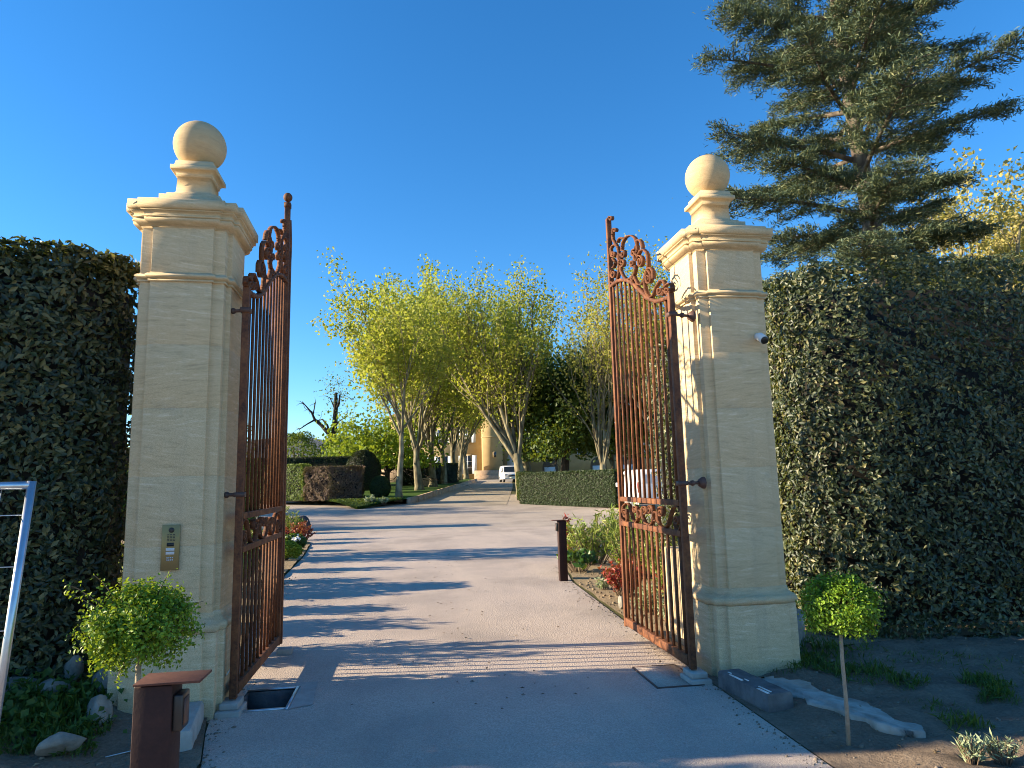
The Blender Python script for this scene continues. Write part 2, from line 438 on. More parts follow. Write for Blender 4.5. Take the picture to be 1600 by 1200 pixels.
def grid_strip(name, ys, f0, f1, dz, mat, nx=1, hole=None, hf=None):
    mb = MB()
    for a, b in zip(ys[:-1], ys[1:]):
        spans = [((f0(a), f1(a)), (f0(b), f1(b)))]
        if hole and a >= hole[2] - 1e-6 and b <= hole[3] + 1e-6:
            spans = [((f0(a), hole[0]), (f0(b), hole[0])), ((hole[1], f1(a)), (hole[1], f1(b)))]
        for (xa0, xa1), (xb0, xb1) in spans:
            ta = np.linspace(xa0, xa1, nx + 1); tb = np.linspace(xb0, xb1, nx + 1)
            za = zt(a) + dz + (hf(ta, np.full(nx + 1, a)) if hf else np.zeros(nx + 1))
            zb = zt(b) + dz + (hf(tb, np.full(nx + 1, b)) if hf else np.zeros(nx + 1))
            va = np.stack([ta, np.full(nx + 1, a), za], 1); vb = np.stack([tb, np.full(nx + 1, b), zb], 1)
            i = np.arange(nx)
            mb.add(np.concatenate([va, vb]), np.stack([i, i + 1, nx + 2 + i, nx + 1 + i], 1))
    return tag(mb.build(name, mat, smooth=True), kind='structure')

gy = [-60, -10, 0, 3, PIT[2], PIT[3], 8, 12, 16] + list(range(20, 31)) + [35, 40, 50, 60, 80, 100, 110, 200, 500, 2500]
grid_strip('ground', gy, lambda y: -2500, lambda y: 2500, 0, M['ground'], hole=PIT)
ys = [1.9, 2.4, 3, 3.7, 4.43, 5.0, PIT[2], PIT[3], 6.5, 7, 7.6, 8, 9, 10, 10.8, 12, 13.2, 14.5, 16, 17, 18, 19, 20.2, 21, 22, 23, 24]
grid_strip('driveway', ys, lambda y: interp(DL, y), lambda y: interp(DR, y), .008, M['asphalt'], hole=PIT)
grid_strip('road', [-16, -6, 1.9], lambda y: -70, lambda y: 70, .006, M['gravel'])  # unseen road behind the camera, added pale to bounce sunlight onto the pillar fronts
# forecourt that crosses in front of the garden, and the tree-lined avenue
AL = [(20, -26), (36.8, -26), (36.85, -2.7), (40.5, .12), (55.8, 3.05), (82, 8.0), (88, 9)]
AR = [(20, 26), (31, 26), (31.05, 10.4), (38.6, 5.4), (63.3, 9.5), (85, 12.6), (88, 20)]
def crossx0(y): return -26 if y < 48 else interp(AL, y)
ysf = [20.0] + list(np.arange(21, 48, .75)) + [48]
grid_strip('forecourt', ysf, lambda y: -26, lambda y: 26, .004, M['gravel'])
grid_strip('avenue', [37, 38, 40, 42, 45, 50, 55.8, 60, 70, 82, 92], lambda y: interp([(37, -1.2), (40.5, .1), (55.8, 3.0), (82, 8.0), (92, 5)], y), lambda y: interp([(37, 5.2), (38.6, 5.5), (63.3, 9.6), (85, 12.7), (92, 16)], y), .012, M['sand'])
# soil beds either side of the driveway
ysb = [6.1, 7, 8, 9, 10, 11, 12, 13, 14.5, 16, 18, 20, 22, 24]
h_bed = lambda x, y: .03 * vnoise(x * 1.6, y * 1.6, 3) + .035
grid_strip('soil_bed', np.arange(6.05, 24.01, .3), lambda y: -11, lambda y: interp(DL, y) - .02, 0, M['soil_pale'], 30, hf=h_bed)
grid_strip('soil_bed', np.arange(6.05, 25.01, .3), lambda y: interp(DR, y) + .02, lambda y: 11, 0, M['soil_pale'], 30, hf=h_bed)
def h_left(x, y):
    d = np.clip((-1.45 - x) / 1.1, 0, 1) * np.clip((y - 3.6) / 1.6, 0, 1)
    return .03 + .20 * d * d * (3 - 2 * d) + .022 * vnoise(x * 3, y * 3, 1) + .012 * vnoise(x * 9, y * 8, 5)
def h_right(x, y):
    d = np.clip((x - 2.5) / .4, 0, 1)
    return .012 + .03 * d + d * (.03 * vnoise(x * 2.6, y * 2.6, 7) + .016 * vnoise(x * 8, y * 9, 2))
grid_strip('verge_soil', np.arange(1.9, 6.06, .06), lambda y: -7, lambda y: interp(DL, y) - .005, 0, M['soil_dark'], 90, hf=h_left)
grid_strip('verge_soil', np.arange(1.9, 6.06, .06), lambda y: interp(DR, y) + .005, lambda y: 9.5, 0, M['soil_dark'], 100, hf=h_right)

# raised lawn island with its low kerb wall along the avenue
LR = [(36.9, -2.6), (40.5, .1), (55.8, 3.0), (82, 8.0)]
LL = [(36.9, -2.75), (41.3, -5.2), (47.5, -8.2), (48.5, -45), (82, -60)]
grid_strip('lawn', list(np.arange(36.9, 48, .7)) + [48.6, 52, 55.8, 60, 65, 70, 76, 82], lambda y: interp(LL, y), lambda y: interp(LR, y), 0, M['lawn'], 12,
           hf=lambda x, y: .30 * np.clip((y - 36.9 + .2) / 2.6, .03, 1) + 0 * x)
mb = MB()
for a, b in zip(np.linspace(40.2, 81, 22)[:-1], np.linspace(40.2, 81, 22)[1:]):
    xa, xb = interp(LR, a), interp(LR, b)
    mb.add([(xa - .05, a, zt(a) - .1), (xb - .05, b, zt(b) - .1), (xb + .16, b, zt(b) - .1), (xa + .16, a, zt(a) - .1),
            (xa - .05, a, zt(a) + .36), (xb - .05, b, zt(b) + .36), (xb + .16, b, zt(b) + .36), (xa + .16, a, zt(a) + .36)],
           [(4, 7, 6, 5), (3, 2, 6, 7), (0, 4, 5, 1), (0, 3, 7, 4), (1, 5, 6, 2)])
kw = mb.build('kerb_wall', M['wall_pink'])
tag(kw, 'low stone kerb wall holding the lawn along the left of the tree avenue', 'kerb wall')

# far hill seen in the gap at left
mb = MB(); rows = []
for j, (yy, base) in enumerate([(520, 0), (600, .85), (680, 1.0), (800, .7)]):
    xs = np.linspace(-520, 60, 40)
    hz = 46 * base * np.exp(-((xs + 140) / 230) ** 2) * (1 + .10 * vnoise(xs * .02, xs * 0 + j)) + 2
    rows.append(np.stack([xs, np.full(40, yy), hz], 1))
q = [(j * 40 + i, j * 40 + i + 1, (j + 1) * 40 + i + 1, (j + 1) * 40 + i) for j in range(3) for i in range(39)]
mb.add(np.concatenate(rows), q)
tag(mb.build('hill', M['hill'], smooth=True), kind='structure')

# ================================================================ GATE PILLARS
PA, PB, PP = .3010, .2180, .0340            # half width of core, half width of face panel, panel projection
def cross(q):
    a, b, A = PA + q, PB + q, PA + PP + q
    quad = [(b, -A), (b, -a), (a, -a), (a, -b), (A, -b)]
    out = []
    for k in range(4):
        c, s = [(1, 0), (0, 1), (-1, 0), (0, -1)][k]
        out += [(x * c - y * s, x * s + y * c) for x, y in quad]
    return out
def prof_cross(prof, name, parent, bev=0):
    mb = MB()
    mb.loft([[(x, y, z) for x, y in cross(q)] for z, q in prof])
    return mb.build(name, M['stone'], parent, bevel=bev)
def prof_sq(prof, name, parent):
    mb = MB()
    mb.loft([[(-h, -h, z), (h, -h, z), (h, h, z), (-h, h, z)] for z, h in prof])
    return mb.build(name, M['stone'], parent)
def arc(z0, q0, z1, q1, bulge, n=6):
    """profile points from (z0,q0) to (z1,q1) bowed outward (+) or inward (-)"""
    return [(z0 + (z1 - z0) * t, q0 + (q1 - q0) * t + bulge * math.sin(PI * t)) for t in [i / n for i in range(n + 1)]]
def make_pillar(label):
    t = thing('gate_pillar', label, 'gate pillar', group='stone gate pillars')
    prof_cross([(-.25, .0467), (.590, .0467)], 'plinth', t, .004)
    prof_cross([(.590, .040)] + arc(.594, .048, .652, .048, .010) + arc(.656, .036, .715, .004, -.008) + [(.722, .002)], 'plinth_moulding', t)
    pr = [(.722, 0)]
    for zj in (1.20, 1.70, 2.20, 2.68):
        pr += [(zj - .0018, 0), (zj - .0006, -.0012), (zj + .0006, -.0012), (zj + .0018, 0)]
    prof_cross(pr + [(3.165, 0)], 'shaft', t, .003)
    prof_cross([(3.165, .004), (3.165, .014), (3.178, .014), (3.1785, .006), (3.184, .006)] + arc(3.186, .018, 3.224, .018, .014) + [(3.2245, .008), (3.236, .002)], 'string_course', t)
    prof_cross([(3.236, 0), (3.594, 0)], 'frieze', t, .003)
    prof_cross([(3.594, .010), (3.605, .010), (3.6055, .018)] + arc(3.607, .020, 3.652, .050, .010) + [(3.6525, .040), (3.6600, .040), (3.6605, .056), (3.671, .056), (3.6715, .048)] + arc(3.674, .050, 3.708, .074, -.008) + [(3.7085, .066), (3.7165, .066), (3.717, .088), (3.784, .089), (3.790, .083), (3.800, .0)], 'cornice', t)
    prof_sq([(3.792, .275), (3.852, .275), (3.853, .226), (3.908, .226), (3.909, .186), (3.938, .184), (3.939, .176)] + [(z, h) for z, h in arc(3.941, .168, 3.985, .130, -.012)] + [(4.100, .126), (4.101, .134), (4.112, .134)] + arc(4.114, .136, 4.148, .162, -.008) + [(4.149, .172), (4.183, .172), (4.184, .150), (4.206, .146), (4.235, .140)], 'pedestal', t)
    mb = MB(); mb.sphere((0, 0, 4.428), .205, 40, 24)
    mb.build('ball_finial', M['ball_stone'], t, smooth=True)
    return t
PLX, PLY, PRX, PRY = -1.7194, 5.6123, 2.7885, 5.6915
pl = make_pillar('left stone gate pillar with a ball finial and an intercom plate set in its front')
pl.location = (PLX, PLY, 0); pl.rotation_euler = (0, 0, .0256)
pr_ = copy_tree(pl, (PRX, PRY, -.0233), -.0023, 'right stone gate pillar with a ball finial, its left side in sunlight beside the taller conifer')

# ================================================================ WROUGHT IRON GATES
G_TOP = {
 'arch': [(1.59, 3.7), (1.58, 3.7), (1.57, 3.71), (1.55, 3.71), (1.54, 3.71), (1.52, 3.71), (1.5, 3.71), (1.48, 3.71), (1.45, 3.71), (1.42, 3.71), (1.39, 3.7), (1.36, 3.7), (1.33, 3.7), (1.3, 3.69), (1.27, 3.68), (1.24, 3.68), (1.21, 3.67), (1.18, 3.66), (1.15, 3.65), (1.11, 3.64), (1.09, 3.63), (1.06, 3.62), (1.03, 3.61), (1.0, 3.6), (0.98, 3.58), (0.95, 3.57), (0.92, 3.56), (0.89, 3.54), (0.87, 3.52), (0.84, 3.51), (0.81, 3.49), (0.79, 3.48), (0.77, 3.46), (0.75, 3.45), (0.73, 3.43), (0.7, 3.42), (0.68, 3.41), (0.66, 3.39), (0.64, 3.38), (0.62, 3.36), (0.6, 3.35), (0.58, 3.34), (0.56, 3.32), (0.54, 3.31), (0.52, 3.29), (0.5, 3.28), (0.48, 3.27), (0.45, 3.26), (0.43, 3.25), (0.41, 3.24), (0.39, 3.23), (0.36, 3.22), (0.34, 3.21), (0.32, 3.2), (0.29, 3.19), (0.27, 3.18), (0.24, 3.18), (0.22, 3.17), (0.19, 3.17), (0.17, 3.16), (0.14, 3.16), (0.12, 3.16), (0.09, 3.15), (0.06, 3.15), (0.04, 3.15), (0.01, 3.14), (-0.02, 3.14), (-0.05, 3.14), (-0.08, 3.14), (-0.11, 3.14), (-0.13, 3.14)] ,
 'B': [(1.45, 4.2), (1.44, 4.19), (1.42, 4.17), (1.41, 4.16), (1.4, 4.15), (1.38, 4.13), (1.37, 4.12), (1.35, 4.11), (1.34, 4.09), (1.33, 4.08), (1.31, 4.07), (1.3, 4.06), (1.3, 4.04), (1.29, 4.03), (1.29, 4.02), (1.28, 4.01), (1.28, 3.99), (1.27, 3.98), (1.27, 3.97), (1.27, 3.96), (1.27, 3.94), (1.27, 3.93), (1.28, 3.91), (1.28, 3.89), (1.28, 3.87), (1.29, 3.86), (1.29, 3.84), (1.3, 3.83), (1.3, 3.81), (1.3, 3.8), (1.31, 3.79), (1.31, 3.77), (1.32, 3.76), (1.33, 3.75), (1.34, 3.74), (1.35, 3.73), (1.36, 3.73), (1.37, 3.72), (1.39, 3.72), (1.4, 3.72), (1.42, 3.72), (1.44, 3.72), (1.46, 3.72), (1.47, 3.72), (1.49, 3.72), (1.51, 3.73), (1.52, 3.73), (1.53, 3.74), (1.55, 3.74), (1.56, 3.75), (1.57, 3.76)] ,
 'B2': [(1.45, 4.2), (1.45, 4.21), (1.45, 4.22), (1.46, 4.23), (1.46, 4.23), (1.46, 4.24), (1.46, 4.25), (1.45, 4.26), (1.45, 4.26), (1.45, 4.27), (1.45, 4.28), (1.44, 4.3), (1.43, 4.31), (1.4, 4.31), (1.37, 4.3), (1.34, 4.28), (1.32, 4.27), (1.32, 4.26), (1.34, 4.25), (1.36, 4.26), (1.38, 4.27), (1.39, 4.28), (1.39, 4.29), (1.39, 4.29)] ,
 'Ca': [(1.47, 4.03), (1.48, 4.04), (1.49, 4.05), (1.49, 4.06), (1.48, 4.07), (1.45, 4.06), (1.43, 4.05), (1.41, 4.03), (1.4, 4.02), (1.42, 4.0), (1.45, 4.0), (1.49, 4.02), (1.53, 4.04), (1.54, 4.07), (1.54, 4.13), (1.47, 4.14), (1.39, 4.12), (1.33, 4.08)] ,
 'Cb': [(1.5, 4.0), (1.49, 4.0), (1.48, 3.99), (1.47, 3.98), (1.46, 3.98), (1.45, 3.97), (1.45, 3.96), (1.44, 3.96), (1.43, 3.95), (1.42, 3.94), (1.42, 3.94), (1.41, 3.93), (1.41, 3.92), (1.41, 3.92), (1.42, 3.91), (1.42, 3.91), (1.43, 3.91), (1.44, 3.9), (1.45, 3.9), (1.46, 3.9), (1.47, 3.89), (1.48, 3.89), (1.48, 3.89), (1.49, 3.9), (1.5, 3.9), (1.51, 3.9)] ,
 'Cc': [(1.51, 3.83), (1.52, 3.84), (1.51, 3.85), (1.48, 3.85), (1.46, 3.84), (1.44, 3.82), (1.43, 3.8), (1.44, 3.79), (1.47, 3.78), (1.52, 3.79), (1.56, 3.82), (1.58, 3.85), (1.57, 3.87), (1.53, 3.88)] ,
 'U1': [(1.13, 3.93), (1.14, 3.94), (1.15, 3.95), (1.17, 3.94), (1.18, 3.94), (1.17, 3.92), (1.15, 3.9), (1.13, 3.89), (1.1, 3.89), (1.08, 3.9), (1.08, 3.93), (1.1, 3.95), (1.14, 3.97), (1.18, 3.98), (1.16, 4.0), (1.16, 4.01), (1.15, 4.02), (1.15, 4.02), (1.15, 4.03), (1.14, 4.04), (1.13, 4.05), (1.12, 4.05), (1.1, 4.06), (1.09, 4.06), (1.07, 4.06), (1.05, 4.06), (1.04, 4.07), (1.02, 4.07), (1.0, 4.06), (0.98, 4.06), (0.96, 4.06), (0.94, 4.05), (0.93, 4.05), (0.91, 4.04), (0.89, 4.04), (0.87, 4.03), (0.85, 4.02), (0.83, 4.01), (0.81, 4.0), (0.8, 3.99), (0.78, 3.98), (0.77, 3.97), (0.75, 3.96), (0.74, 3.94), (0.73, 3.93), (0.73, 3.92), (0.72, 3.91), (0.71, 3.89), (0.71, 3.88), (0.71, 3.87), (0.7, 3.86), (0.7, 3.85), (0.7, 3.83), (0.7, 3.82), (0.7, 3.81), (0.71, 3.81), (0.71, 3.8), (0.71, 3.8), (0.72, 3.79), (0.72, 3.79)] ,
 'U2': [(0.82, 3.83), (0.81, 3.84), (0.79, 3.83), (0.78, 3.82), (0.78, 3.81), (0.78, 3.8), (0.79, 3.8), (0.82, 3.8), (0.84, 3.81), (0.86, 3.83), (0.85, 3.85), (0.84, 3.86), (0.8, 3.86), (0.77, 3.85), (0.75, 3.85), (0.73, 3.87)] ,
 'L1': [(1.16, 3.83), (1.18, 3.83), (1.19, 3.84), (1.21, 3.85), (1.21, 3.86), (1.2, 3.87), (1.18, 3.88), (1.15, 3.87), (1.13, 3.85), (1.11, 3.83), (1.12, 3.81), (1.15, 3.8), (1.19, 3.81), (1.23, 3.83), (1.24, 3.81), (1.23, 3.8), (1.23, 3.79), (1.23, 3.77), (1.22, 3.76), (1.21, 3.75), (1.2, 3.74), (1.19, 3.72), (1.17, 3.71), (1.16, 3.69), (1.14, 3.68), (1.12, 3.67), (1.1, 3.65), (1.08, 3.64), (1.06, 3.63), (1.03, 3.62), (1.01, 3.62), (0.99, 3.61), (0.96, 3.61), (0.94, 3.61), (0.92, 3.6), (0.9, 3.6), (0.88, 3.6), (0.86, 3.6), (0.85, 3.61), (0.83, 3.61), (0.82, 3.61), (0.81, 3.62), (0.8, 3.63), (0.79, 3.64), (0.78, 3.64), (0.78, 3.65), (0.78, 3.66), (0.78, 3.67), (0.78, 3.68), (0.78, 3.69)] ,
 'L2': [(0.87, 3.73), (0.86, 3.72), (0.85, 3.72), (0.83, 3.71), (0.83, 3.72), (0.83, 3.73), (0.84, 3.75), (0.86, 3.76), (0.88, 3.76), (0.9, 3.75), (0.91, 3.74), (0.89, 3.71), (0.86, 3.7), (0.83, 3.69), (0.8, 3.67), (0.79, 3.65)] ,
 'o1': [(1.2, 3.91), (1.21, 3.9), (1.24, 3.89), (1.27, 3.9), (1.3, 3.92), (1.31, 3.94), (1.31, 3.96), (1.29, 3.97), (1.26, 3.97), (1.23, 3.96), (1.2, 3.93), (1.2, 3.91)] ,
 'o2': [(0.71, 3.74), (0.72, 3.73), (0.74, 3.72), (0.77, 3.73), (0.79, 3.75), (0.8, 3.77), (0.8, 3.79), (0.78, 3.8), (0.76, 3.8), (0.73, 3.78), (0.71, 3.76), (0.71, 3.74)] ,
 'D': [(0.62, 3.66), (0.61, 3.67), (0.61, 3.68), (0.62, 3.7), (0.64, 3.71), (0.67, 3.71), (0.69, 3.7), (0.69, 3.68), (0.67, 3.65), (0.64, 3.63), (0.6, 3.63), (0.57, 3.64), (0.56, 3.67), (0.58, 3.7), (0.62, 3.73), (0.67, 3.75), (0.71, 3.74), (0.68, 3.76), (0.67, 3.76), (0.66, 3.77), (0.65, 3.77), (0.64, 3.77), (0.63, 3.78), (0.61, 3.78), (0.6, 3.78), (0.58, 3.77), (0.56, 3.77), (0.55, 3.77), (0.53, 3.76), (0.51, 3.75), (0.5, 3.74), (0.49, 3.73), (0.47, 3.72), (0.46, 3.71), (0.45, 3.7), (0.45, 3.69), (0.44, 3.68), (0.43, 3.66), (0.43, 3.65), (0.43, 3.63), (0.43, 3.62), (0.43, 3.61), (0.43, 3.59), (0.43, 3.58), (0.44, 3.56), (0.45, 3.55), (0.46, 3.54), (0.47, 3.53), (0.48, 3.52), (0.49, 3.5), (0.51, 3.49), (0.52, 3.48), (0.53, 3.48), (0.55, 3.47), (0.56, 3.46), (0.58, 3.46), (0.59, 3.46), (0.61, 3.45), (0.62, 3.45), (0.64, 3.45), (0.66, 3.46), (0.68, 3.46), (0.7, 3.47), (0.71, 3.47), (0.73, 3.48), (0.75, 3.49), (0.76, 3.51), (0.77, 3.52), (0.78, 3.53), (0.79, 3.54), (0.8, 3.55), (0.81, 3.56), (0.81, 3.57), (0.82, 3.58), (0.83, 3.59), (0.83, 3.59), (0.84, 3.6), (0.85, 3.61), (0.86, 3.61), (0.89, 3.61), (0.91, 3.61), (0.92, 3.59), (0.91, 3.58), (0.89, 3.57), (0.87, 3.56), (0.86, 3.56), (0.85, 3.57), (0.85, 3.58), (0.86, 3.58), (0.87, 3.59), (0.88, 3.59)] ,
 'E': [(0.43, 3.43), (0.42, 3.44), (0.41, 3.45), (0.42, 3.46), (0.44, 3.48), (0.47, 3.48), (0.49, 3.48), (0.5, 3.46), (0.49, 3.43), (0.46, 3.41), (0.43, 3.4), (0.39, 3.4), (0.37, 3.42), (0.37, 3.46), (0.4, 3.49), (0.44, 3.53), (0.45, 3.53), (0.46, 3.53), (0.47, 3.53), (0.48, 3.53), (0.49, 3.53), (0.5, 3.53), (0.51, 3.52), (0.52, 3.51), (0.53, 3.5), (0.54, 3.49), (0.54, 3.48), (0.54, 3.47), (0.55, 3.45), (0.55, 3.44), (0.55, 3.43), (0.55, 3.41), (0.54, 3.4), (0.54, 3.38), (0.54, 3.37), (0.53, 3.36), (0.52, 3.34), (0.51, 3.33), (0.51, 3.32), (0.49, 3.31), (0.48, 3.3), (0.47, 3.29), (0.46, 3.28), (0.44, 3.27), (0.43, 3.26), (0.41, 3.26), (0.4, 3.26), (0.38, 3.26), (0.37, 3.26), (0.35, 3.26), (0.34, 3.26), (0.32, 3.27), (0.31, 3.28), (0.3, 3.29), (0.28, 3.3), (0.27, 3.31), (0.26, 3.31), (0.24, 3.32), (0.22, 3.32), (0.21, 3.33), (0.2, 3.33), (0.18, 3.33), (0.17, 3.34), (0.15, 3.34), (0.14, 3.34), (0.13, 3.33), (0.11, 3.33), (0.1, 3.33), (0.09, 3.32), (0.08, 3.31), (0.07, 3.31), (0.07, 3.3), (0.06, 3.29), (0.06, 3.28), (0.06, 3.27), (0.06, 3.26), (0.06, 3.25), (0.07, 3.24), (0.07, 3.24), (0.08, 3.23), (0.08, 3.22), (0.1, 3.22), (0.13, 3.21), (0.16, 3.21), (0.2, 3.22), (0.22, 3.24), (0.22, 3.26), (0.21, 3.28), (0.19, 3.28), (0.16, 3.27), (0.14, 3.26), (0.14, 3.25), (0.14, 3.24), (0.16, 3.23), (0.17, 3.24), (0.18, 3.24)] ,
 'E2': [(0.32, 3.41), (0.32, 3.42), (0.32, 3.44), (0.32, 3.45), (0.32, 3.47), (0.32, 3.48), (0.33, 3.49), (0.34, 3.5), (0.35, 3.51), (0.36, 3.52), (0.37, 3.53), (0.39, 3.53), (0.4, 3.54), (0.42, 3.54), (0.43, 3.54), (0.45, 3.55)] ,
 'F': [(0.11, 3.19), (0.1, 3.2), (0.1, 3.21), (0.1, 3.21), (0.09, 3.22), (0.09, 3.23), (0.08, 3.24), (0.07, 3.24), (0.06, 3.25), (0.05, 3.26), (0.04, 3.26), (0.03, 3.26), (0.01, 3.26), (0.0, 3.26), (-0.01, 3.26), (-0.03, 3.26), (-0.04, 3.26), (-0.05, 3.25), (-0.07, 3.25), (-0.08, 3.24), (-0.09, 3.23), (-0.09, 3.23), (-0.1, 3.22), (-0.1, 3.21), (-0.1, 3.2), (-0.1, 3.19), (-0.1, 3.19), (-0.1, 3.18), (-0.09, 3.18), (-0.09, 3.17), (-0.09, 3.17), (-0.06, 3.18), (-0.03, 3.17), (0.0, 3.17), (0.03, 3.19), (0.05, 3.2), (0.05, 3.22), (0.03, 3.23), (0.01, 3.23), (-0.01, 3.22), (-0.03, 3.21), (-0.03, 3.2), (-0.02, 3.19), (-0.01, 3.19), (0.0, 3.19), (0.01, 3.2)] ,
 'G1': [(1.3, 4.11), (1.29, 4.12), (1.28, 4.12), (1.28, 4.12), (1.27, 4.13), (1.26, 4.13), (1.24, 4.13), (1.23, 4.13), (1.21, 4.13), (1.19, 4.12), (1.17, 4.12), (1.16, 4.11), (1.14, 4.1), (1.12, 4.1), (1.11, 4.09), (1.09, 4.08)] ,
 'G2': [(0.7, 3.91), (0.69, 3.91), (0.67, 3.91), (0.66, 3.9), (0.64, 3.9), (0.63, 3.89), (0.62, 3.89), (0.61, 3.88), (0.6, 3.87), (0.59, 3.86), (0.58, 3.85), (0.57, 3.84), (0.57, 3.83), (0.56, 3.81), (0.56, 3.8), (0.55, 3.78)] ,
 'A2': [(1.57, 4.48), (1.56, 4.5), (1.53, 4.5), (1.49, 4.48), (1.46, 4.47), (1.45, 4.45), (1.45, 4.44), (1.46, 4.44), (1.49, 4.44), (1.51, 4.45), (1.52, 4.46), (1.52, 4.47), (1.51, 4.47)] ,
}
